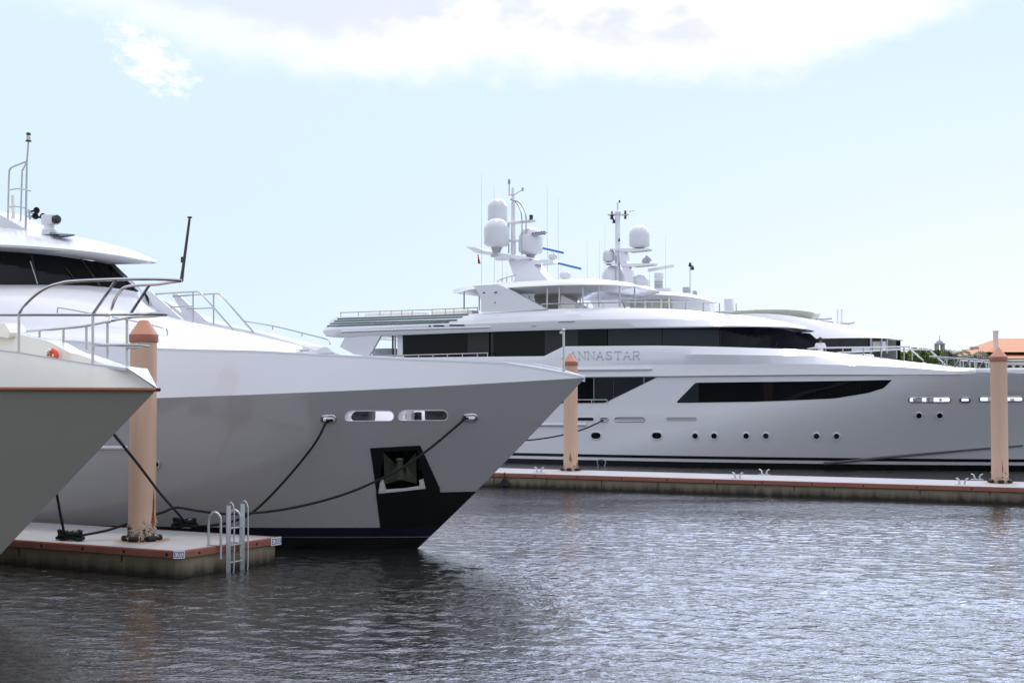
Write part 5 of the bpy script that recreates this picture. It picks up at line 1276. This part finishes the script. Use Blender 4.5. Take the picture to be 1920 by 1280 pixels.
# ------------------------------------------------------------------ yacht moored behind it
def back_yacht():
    fr = Frame((36.3, 93.0), 26)
    root = thing('motor_yacht', 'white motor yacht mostly hidden behind the large one, showing its pole mast and domes', 'yacht', (fr.O.x, fr.O.y, 0), 'large motor yachts')
    h = Hull(fr, 6, 54, 5.0, 15, 4.6, 22); h.zs, h.zz = [0, 54], [5.2, 4.6]; h.mesh(10, 60).build('hull', HULLW, root)
    S = np.linspace(0, 54, 40); K = [h.P(s, 1.0) for s in S]; MB().grid([K, fr.M(K)]).build('main_deck', WHITE, root)
    # upper deck house with glazed side
    def band(T, Bo, name, m_, close=True, n=40, bulge=.0, angle=35):
        t, b = resample(spline(fr.C(T), 4), n), resample(spline(fr.C(Bo), 4), n); m1 = [a.lerp(c, .5) + fr.n * bulge + Vector((0, 0, bulge)) for a, c in zip(t, b)]
        mb = MB()
        for q, fl in ((lambda r: r, False), (fr.M, True)): mb.grid([q(b), q(m1), q(t)], flip=fl)
        if close: mb.grid([t, fr.M(t)]); mb.grid([b, fr.M(b)])
        return mb.build(name, m_, root, angle=angle), t, b
    wall = [(900, 636, 4.2), (1300, 636, 4.2), (1560, 634, 4.0), (1640, 633, 3.2), (1663, 633, 2.2), (1680, 633.5, .8)]
    wl2 = [(900, 690, 4.2), (1300, 690, 4.2), (1560, 690, 4.0), (1640, 690, 3.2), (1663, 690, 2.2), (1680, 690, .8)]
    for i in range(3, 6):
        pass
    band([w for w in wall], [w for w in wl2], 'deck_house', BLACK, n=30)
    for x0, x1, m_, y1 in ((1597, 1631, SIGNW, 660), (1636, 1651, GLASSO, 658), (1654, 1661, SIGNW, 657)):
        q = [fr.at(x, y, interp(x, [1560, 1640, 1663], [4.1, 3.35, 2.4]) + .05) for x, y in ((x0, 640 if x0 > 1600 else 650), (x1, 640 if x0 > 1600 else 650), (x1, y1), (x0, y1))]
        MB().prism(q, fr.n * -.05).build('window', m_, root, smooth=False)
    for x in (1633, 1653, 1663): MB().tube([fr.at(x, 634, interp(x, [1560, 1640, 1663], [4.2, 3.45, 2.5])), fr.at(x, 662, interp(x, [1560, 1640, 1663], [4.2, 3.45, 2.5]))], .07, 6).build('deck_post', GREYM, root)
    low = [(900, 640, 4.6), (1300, 638, 4.6), (1508, 635, 4.5), (1600, 633.5, 4.0), (1665, 634, 2.6), (1690, 637.2, 0)]
    top = [(900, 600, 4.2), (1300, 592, 4.2), (1440, 588, 3.9), (1530, 600, 3.3), (1599, 613.5, 2.6), (1650, 626, 1.5), (1690, 636.5, 0)]
    band(top, low, 'bridge_deck', HULLW, bulge=.12)
    MB().tube([fr.at(1640, 634.2, 3), fr.at(1690, 637.4, 1)], .05, 6).build('deck_edge', GLASSO, root)
    band([(1340, 584, 3.2), (1384, 582.5, 3.2), (1430, 580.5, 3.1), (1476, 580.6, 2.8), (1512, 583.5, 1.9), (1528, 587, .8)], [(1340, 596, 3.0), (1384, 596, 3.0), (1430, 596, 2.9), (1476, 596, 2.5), (1508, 597, 1.6), (1522, 598.5, .6)], 'windbreak', GLASSO, close=False)
    for x in (1418, 1452, 1480): MB().tube([fr.at(x, 580, 3.2), fr.at(x, 592, 3.1)], .035, 6).build('stanchion', GREYM, root)
    for x in (1570.5, 1578): MB().tube([fr.at(x, 612, 1.2), fr.at(x, 579.5, 1.2)], .06, 6).build('whip_base', CREAM, root)
    for pts in (((1529, 598), (1545, 598.5), (1560, 597)), ((1538, 602), (1562, 604.5)), ((1590, 607), (1602, 604.5)), ((1575, 605), (1592, 607.5))): MB().tube([fr.at(x, y, 1.0) for x, y in pts], .06, 5).build('deck_gear', GREYM, root)
    # sun deck hardtop in the middle
    n = 30
    T = [(1103, 548, 3.0), (1189, 545.5, 3.2), (1240, 546, 3.0), (1285, 549.5, 2.2), (1322, 557.5, 1.0), (1340, 564.5, 0)]
    E = [(1103, 555, 3.5), (1189, 552, 3.8), (1240, 552.5, 3.6), (1290, 556, 2.8), (1326, 562, 1.3), (1340, 566, 0)]
    B2 = [(1108, 567, 3.3), (1189, 563, 3.4), (1240, 561, 3.2), (1285, 563.5, 2.2), (1320, 567, 1.0), (1339, 567.5, 0)]
    t, e, b = (resample(spline(fr.C(k), 4), n) for k in (T, E, B2)); mb = MB()
    for q, fl in ((lambda r: r, False), (fr.M, True)): mb.grid([q(b), q(e), q(t)], flip=fl)
    mb.grid([t, fr.M(t)]); mb.grid([b, fr.M(b)]); mb.build('hardtop', WHITE, root, angle=40)
    q = fr.C([(1103, 556, 3.5), (1160, 556, 3.5), (1180, 600, 3.5), (1125, 600, 3.5)]); MB().prism(q, fr.n * -.5).build('arch_leg', HULLW, root, smooth=False)
    q = fr.C([(1181, 560, 3.0), (1254, 560, 3.0), (1254, 600, 3.0), (1181, 600, 3.0)]); MB().prism(q, fr.n * -5).build('sky_lounge', GLASSO, root, smooth=False)
    for x in (1210, 1240, 1254): MB().tube([fr.at(x, 557, 3.1), fr.at(x, 600, 3.1)], .09, 6).build('deck_post', CREAM, root)
    MB().tube(spline([fr.at(1196, 571.5, 3.3), fr.at(1188, 569, 3.3), fr.at(1184, 562, 3.3)], 4), .06, 6).build('deck_gear', GREYM, root)
    q = fr.C([(1254, 561, 2.4), (1330, 567, .6), (1335, 600, .6), (1254, 600, 2.4)]); MB().prism(q, fr.n * -1).build('deck_front', HULLW, root, smooth=False)
    # mast
    for a, b_, r in (((1158, 530), (1158, 404), .22), ((1158, 406), (1158, 380), .07)): MB().tube([fr.at(*a, 0), fr.at(*b_, 0)], [r, r * .9], 10).build('mast_pole', HULLW, root)
    for dx in (-3.5, 4.0): MB().tube([fr.at(1158 + dx, 530, .25), fr.at(1158 + dx, 480, .25)], .05, 6).build('mast_tube', GREYM, root)
    MB().tube([fr.at(1140, 402, 0), fr.at(1179, 402.2, 0)], .10, 8).build('mast_spreader', HULLW, root)
    MB().ball(fr.at(1159, 400, 0), .26, 12).build('mast_ball', WHITE, root)
    for x, y, s_ in ((1147.5, 406.5, .2), (1151, 414.5, .16), (1172.5, 397.5, .14), (1172.5, 407, .14), (1147.5, 398, .1), (1161.5, 377.5, .1), (1161, 449.5, .12)):
        MB().lathe(fr.at(x, y, .1) - Vector((0, 0, s_)), [(s_ * .6, 0), (s_ * .8, s_ * .5), (s_ * .5, s_), (s_ * .8, s_ * 1.5), (0, s_ * 2)], 8).build('mast_lamp', LENS, root)
    MB().tube([fr.at(1179, 397, 0), fr.at(1191, 394.5, 0)], .025, 5).build('wind_vane', GREYM, root)
    def plate(poly, b, th, name): MB().prism([fr.at(x, y, b) for x, y in poly], fr.n * -th).build(name, HULLW, root, smooth=False)
    plate([(1142, 466), (1170, 465.5), (1215, 466), (1213, 469), (1178, 472.5), (1146, 468)], .5, 1.0, 'mast_shelf')
    plate([(1164, 494), (1225.5, 493.5), (1222, 496.5), (1186, 500), (1166, 498)], .5, 1.0, 'mast_shelf')
    plate([(1160, 471), (1171, 471), (1175, 490), (1181, 506), (1190, 538), (1177, 536), (1168, 508), (1162, 492)], .35, .7, 'mast_leg')
    plate([(1132, 491.5), (1153, 492), (1158, 497), (1156, 500), (1150, 495), (1132, 494)], .4, .8, 'mast_shelf')
    radome(root, fr, 1199, 422, 465, 39, 0, pedestal=.15); radome(root, fr, 1141.5, 466, 491, 23, 0, pedestal=.2)
    radome(root, fr, 1151, 497, 545, 46, -.6); radome(root, fr, 1201.5, 513.5, 548, 33, -.6)
    p = fr.at(1211, 490, 0); MB().ball(p, .3, 10).lathe(p, [(.1, 0), (.3, .3), (.32, .34), (.06, .12)], 12, axis=(fr.u * .6 + Vector((0, 0, .6))).normalized()).tube([p, p - Vector((0, 0, .3))], .12, 8).build('satellite_dish', GREYM, root)
    A_, B_ = fr.at(1215.5, 507, -.3), fr.at(1263, 498, .3); d = B_ - A_; rr = MB().box(fr.at(1235.5, 517, 0), (.6, .5, .48), -R(26), bev=.08).build('radar', WHITE, root)
    MB().box((A_ + B_) / 2, (d.length, .18, .22), M=d.to_track_quat('X', 'Z').to_matrix().to_4x4(), bev=.04).build('scanner_bar', HULLW, rr)
    g = MB()
    for k in range(5): g.tube([fr.at(1228 + 3.2 * k, 524, .3), fr.at(1229.5 + 2.8 * k, 548, .3)], .05, 5)
    for y in (529, 534, 539): g.tube([fr.at(1227, y, .3), fr.at(1243, y, .3)], .05, 5)
    g.build('radar_tripod', GREYM, root)
    lp = MB().tube([fr.at(1294, 552, .5), fr.at(1294, 497, .5)], .07, 6).build('lamp_pole', HULLW, root)
    for x, y in ((1294, 497), (1298.5, 503)): MB().lathe(fr.at(x, y, .5), [(.10, -.12), (.14, 0), (.08, .08), (.13, .16), (0, .22)], 8).build('mast_lamp', LENS, lp)
    for x0, x1, y0, y1 in ((1174, 1184, 543, 549), (1281, 1292, 538, 549), (1222, 1258, 540, 547), (1300, 1306, 545, 553)):
        p = fr.at((x0 + x1) / 2, (y0 + y1) / 2, .8); k = px_m(p); MB().box(p, ((x1 - x0) / k, .4, (y1 - y0) / k), -R(26), bev=.04).build('deck_gear', GREYM if x0 != 1222 else WHITE, root)
    for x, y0, y1 in ((1134, 420, 540), (1124, 450, 540), (1101, 450, 545), (1248, 440, 545), (1218, 508, 545)): whip(root, fr, x, y0, x, y1, .5, .009)
    return fr
BY = back_yacht()

# ------------------------------------------------------------------ ensign, crew member
def flag():
    fr = WY[0]; P = fr.at(896, 477.5, 1.2); root = thing('ensign', 'small red flag hanging limp below the mast wing of the large white yacht', 'flag', P)
    rows = []
    for i in range(8):
        t = i / 7; rows.append([fr.at(896 + 3.5 * t * (.3 + .7 * k / 5) + 1.2 * k / 5, 477.5 + 17 * t, 1.2) + fr.n * .06 * math.sin(k * 1.7 + t * 2) for k in range(6)])
    MB().grid(rows).build('cloth', REDF, root); MB().tube([fr.at(896, 476.5, 1.2), fr.at(897, 480, 1.2)], .015, 5).build('toggle', GREYM, root)
flag()
def person():
    fr = WY[0]; H_ = fr.at(1538, 633.5, 1.5); h0 = H_.z - 1.76; base = Vector((H_.x, H_.y, h0))
    root = thing('person', 'person in a white shirt standing on the foredeck by the windscreen of the white yacht', 'person', base)
    def skin(name, verts, edges, rad, m_, lvl=2):
        me = bpy.data.meshes.new(name); me.from_pydata([tuple(Vector(v)) for v in verts], edges, []); o = bpy.data.objects.new(name, me); COL.objects.link(o)
        o.modifiers.new('s', 'SKIN'); s = o.modifiers.new('d', 'SUBSURF'); s.levels = lvl; s.render_levels = lvl
        for v, r in zip(me.skin_vertices[0].data, rad): v.radius = r if isinstance(r, tuple) else (r, r)
        me.skin_vertices[0].data[0].use_root = True
        dg = bpy.context.evaluated_depsgraph_get(); e = o.evaluated_get(dg); m2 = bpy.data.meshes.new_from_object(e); bpy.data.objects.remove(o)
        m2.materials.clear(); m2.materials.append(m_); m2.polygons.foreach_set('use_smooth', [True] * len(m2.polygons))
        q = bpy.data.objects.new(name, m2); COL.objects.link(q); q.parent = root; ORG[q.name] = base
        return q
    V = [(0, 0, .95), (0, 0, 1.15), (0, .01, 1.36), (0, 0, 1.50), (0, -.02, 1.62), (0, -.02, 1.71),
         (-.19, 0, 1.42), (-.27, -.03, 1.15), (-.22, -.22, 1.02), (-.20, -.30, 1.02), (.19, 0, 1.42), (.26, -.02, 1.15), (.24, -.20, 1.05), (.22, -.28, 1.07),
         (-.10, 0, .88), (-.11, -.02, .48), (-.11, .02, .07), (-.11, -.12, .04), (.10, 0, .88), (.11, -.01, .48), (.11, .02, .07), (.11, -.12, .04)]
    E = [(0, 1), (1, 2), (2, 3), (3, 4), (4, 5), (2, 6), (6, 7), (7, 8), (8, 9), (2, 10), (10, 11), (11, 12), (12, 13), (0, 14), (14, 15), (15, 16), (16, 17), (0, 18), (18, 19), (19, 20), (20, 21)]
    rd = [(.15, .11), (.14, .10), (.17, .11), .06, .095, .09, .07, .05, .04, .035, .07, .05, .04, .035, .09, .065, .045, .04, .09, .065, .045, .04]
    skin('body', V, E, rd, SKIN)
    skin('shirt', [(0, 0, .92), (0, 0, 1.12), (0, .01, 1.36), (0, .0, 1.46), (-.19, 0, 1.42), (-.26, -.02, 1.22), (.19, 0, 1.42), (.25, -.01, 1.22)], [(0, 1), (1, 2), (2, 3), (2, 4), (4, 5), (2, 6), (6, 7)], [(.185, .14), (.17, .13), (.20, .14), .09, .10, .085, .10, .085], SHIRT)
    skin('trousers', [(0, 0, .96), (-.10, 0, .86), (-.11, -.01, .48), (-.11, .02, .10), (.10, 0, .86), (.11, 0, .48), (.11, .02, .10)], [(0, 1), (1, 2), (2, 3), (0, 4), (4, 5), (5, 6)], [(.18, .135), .12, .09, .075, .12, .09, .075], TROUS)
    mb = MB(); c = base + Vector((0, .0, 1.69)); mb.lathe(c, [(.118, -.09), (.125, 0), (.105, .06), (.06, .105), (0, .115)], 14); mb.build('hair', HAIR, root)
    for s in (-1, 1): MB().ball(base + Vector((s * .035, -.105, 1.68)), .014, 8).build('eye', LENS, root)
    MB().ball(base + Vector((0, -.118, 1.645)), .017, 8, 1.4).build('nose', SKIN, root)
person()

# ------------------------------------------------------------------ mooring lines
def rope(label, pts, r, ext=None):
    mb = MB().tube(spline(pts, 6), r, 8)
    if ext: ext(mb)
    o = mb.build('mooring_rope', ROPE, None, loc=pts[-1]); return tag(o, label, 'rope', 'black mooring ropes')
def dpix(lst, d0, d1):
    """points along a hanging line: depth runs evenly from d0 to d1"""
    x0, x1 = lst[0][0], lst[-1][0]
    return [at_y(x, y, 1 / (1 / d0 + (1 / d1 - 1 / d0) * (x - x0) / (x1 - x0))) for x, y in lst]
def turns(P, rz, n=4, r=.036, L_=.30):
    def f(mb):
        Q = Matrix.Rotation(rz, 3, 'Z')
        for k in range(n):
            a = [Vector((L_ * math.cos(t) * (1 + .05 * k), .085 * math.sin(t) * (1 if k % 2 else -1), .05 + .045 * k + .035 * math.sin(2 * t))) for t in np.linspace(0, 6.283, 15)[:-1]]
            mb.tube([P + Q @ v for v in a], r, 7, closed=True)
        for s in (-1, 1): mb.tube(spline([P + Q @ Vector(v) for v in ((s * .30, -.1, .05), (s * .38, .02, .06), (s * .26, .11, .10), (s * .1, .0, .2), (s * -.05, -.09, .10))], 4), r, 7)
    return f
C0, C1 = ORG[c0.name], ORG[c1.name]
gfr, gh, gb = GY
F1, F2 = hit(gb, 616, 787)[0], hit(gb, 872, 785)[0]
rope('taut black rope from the cream bow to the left cleat on the near dock', dpix([(60, 790), (100, 905), (108, 935), (114, 968), (120, 1000)], 28.5, C0.y - .05) + [C0 + Vector((-.2, -.04, .14))], .030, turns(C0, R(-YD), 4))
rope('straight black rope crossing in front of the blunt salmon pile', dpix([(203, 801), (217, 818), (262, 874), (300, 924), (335, 964), (347, 979)], 26.0, C1.y - .03) + [C1 + Vector((.06, 0, .12))], .028, turns(C1, R(-YD), 4))
rope('slack black rope hanging from the left fairlead of the grey yacht', [F1 + gfr.n * -.15, F1 + gfr.n * .05 + Vector((0, 0, -.02))] + dpix([(612, 790), (596, 822), (570, 858), (530, 905), (490, 946), (462, 967), (425, 980), (380, 986)], F1.y - .2, C1.y + .05) + [C1 + Vector((.25, 0, .06))], .029)
pc = ORG[p0.name]
rope('long sagging black rope from the right fairlead, crossing the anchor pocket', [F2 + gfr.n * -.15, F2 + gfr.n * .05] + dpix([(868, 788), (845, 808), (805, 841), (755, 876), (700, 904), (640, 928), (570, 947), (500, 959), (430, 963), (370, 957), (331, 951), (305, 960), (270, 970), (228, 985), (200, 994), (165, 1001)], F2.y - .25, C0.y + .1) + [C0 + Vector((.25, .0, .12))], .029)
wf, wb = WY; F3 = hit(wb, 1130, 787)[0]
rope('thin grey rope drooping across the far hull behind the pointed pile', [F3 + wf.n * .02] + dpix([(1122, 792), (1095, 804), (1060, 814), (1020, 821.5), (985, 825), (940, 825), (880, 822)], F3.y - .3, F3.y - 1.5), .04)
bpy.data.objects  # end
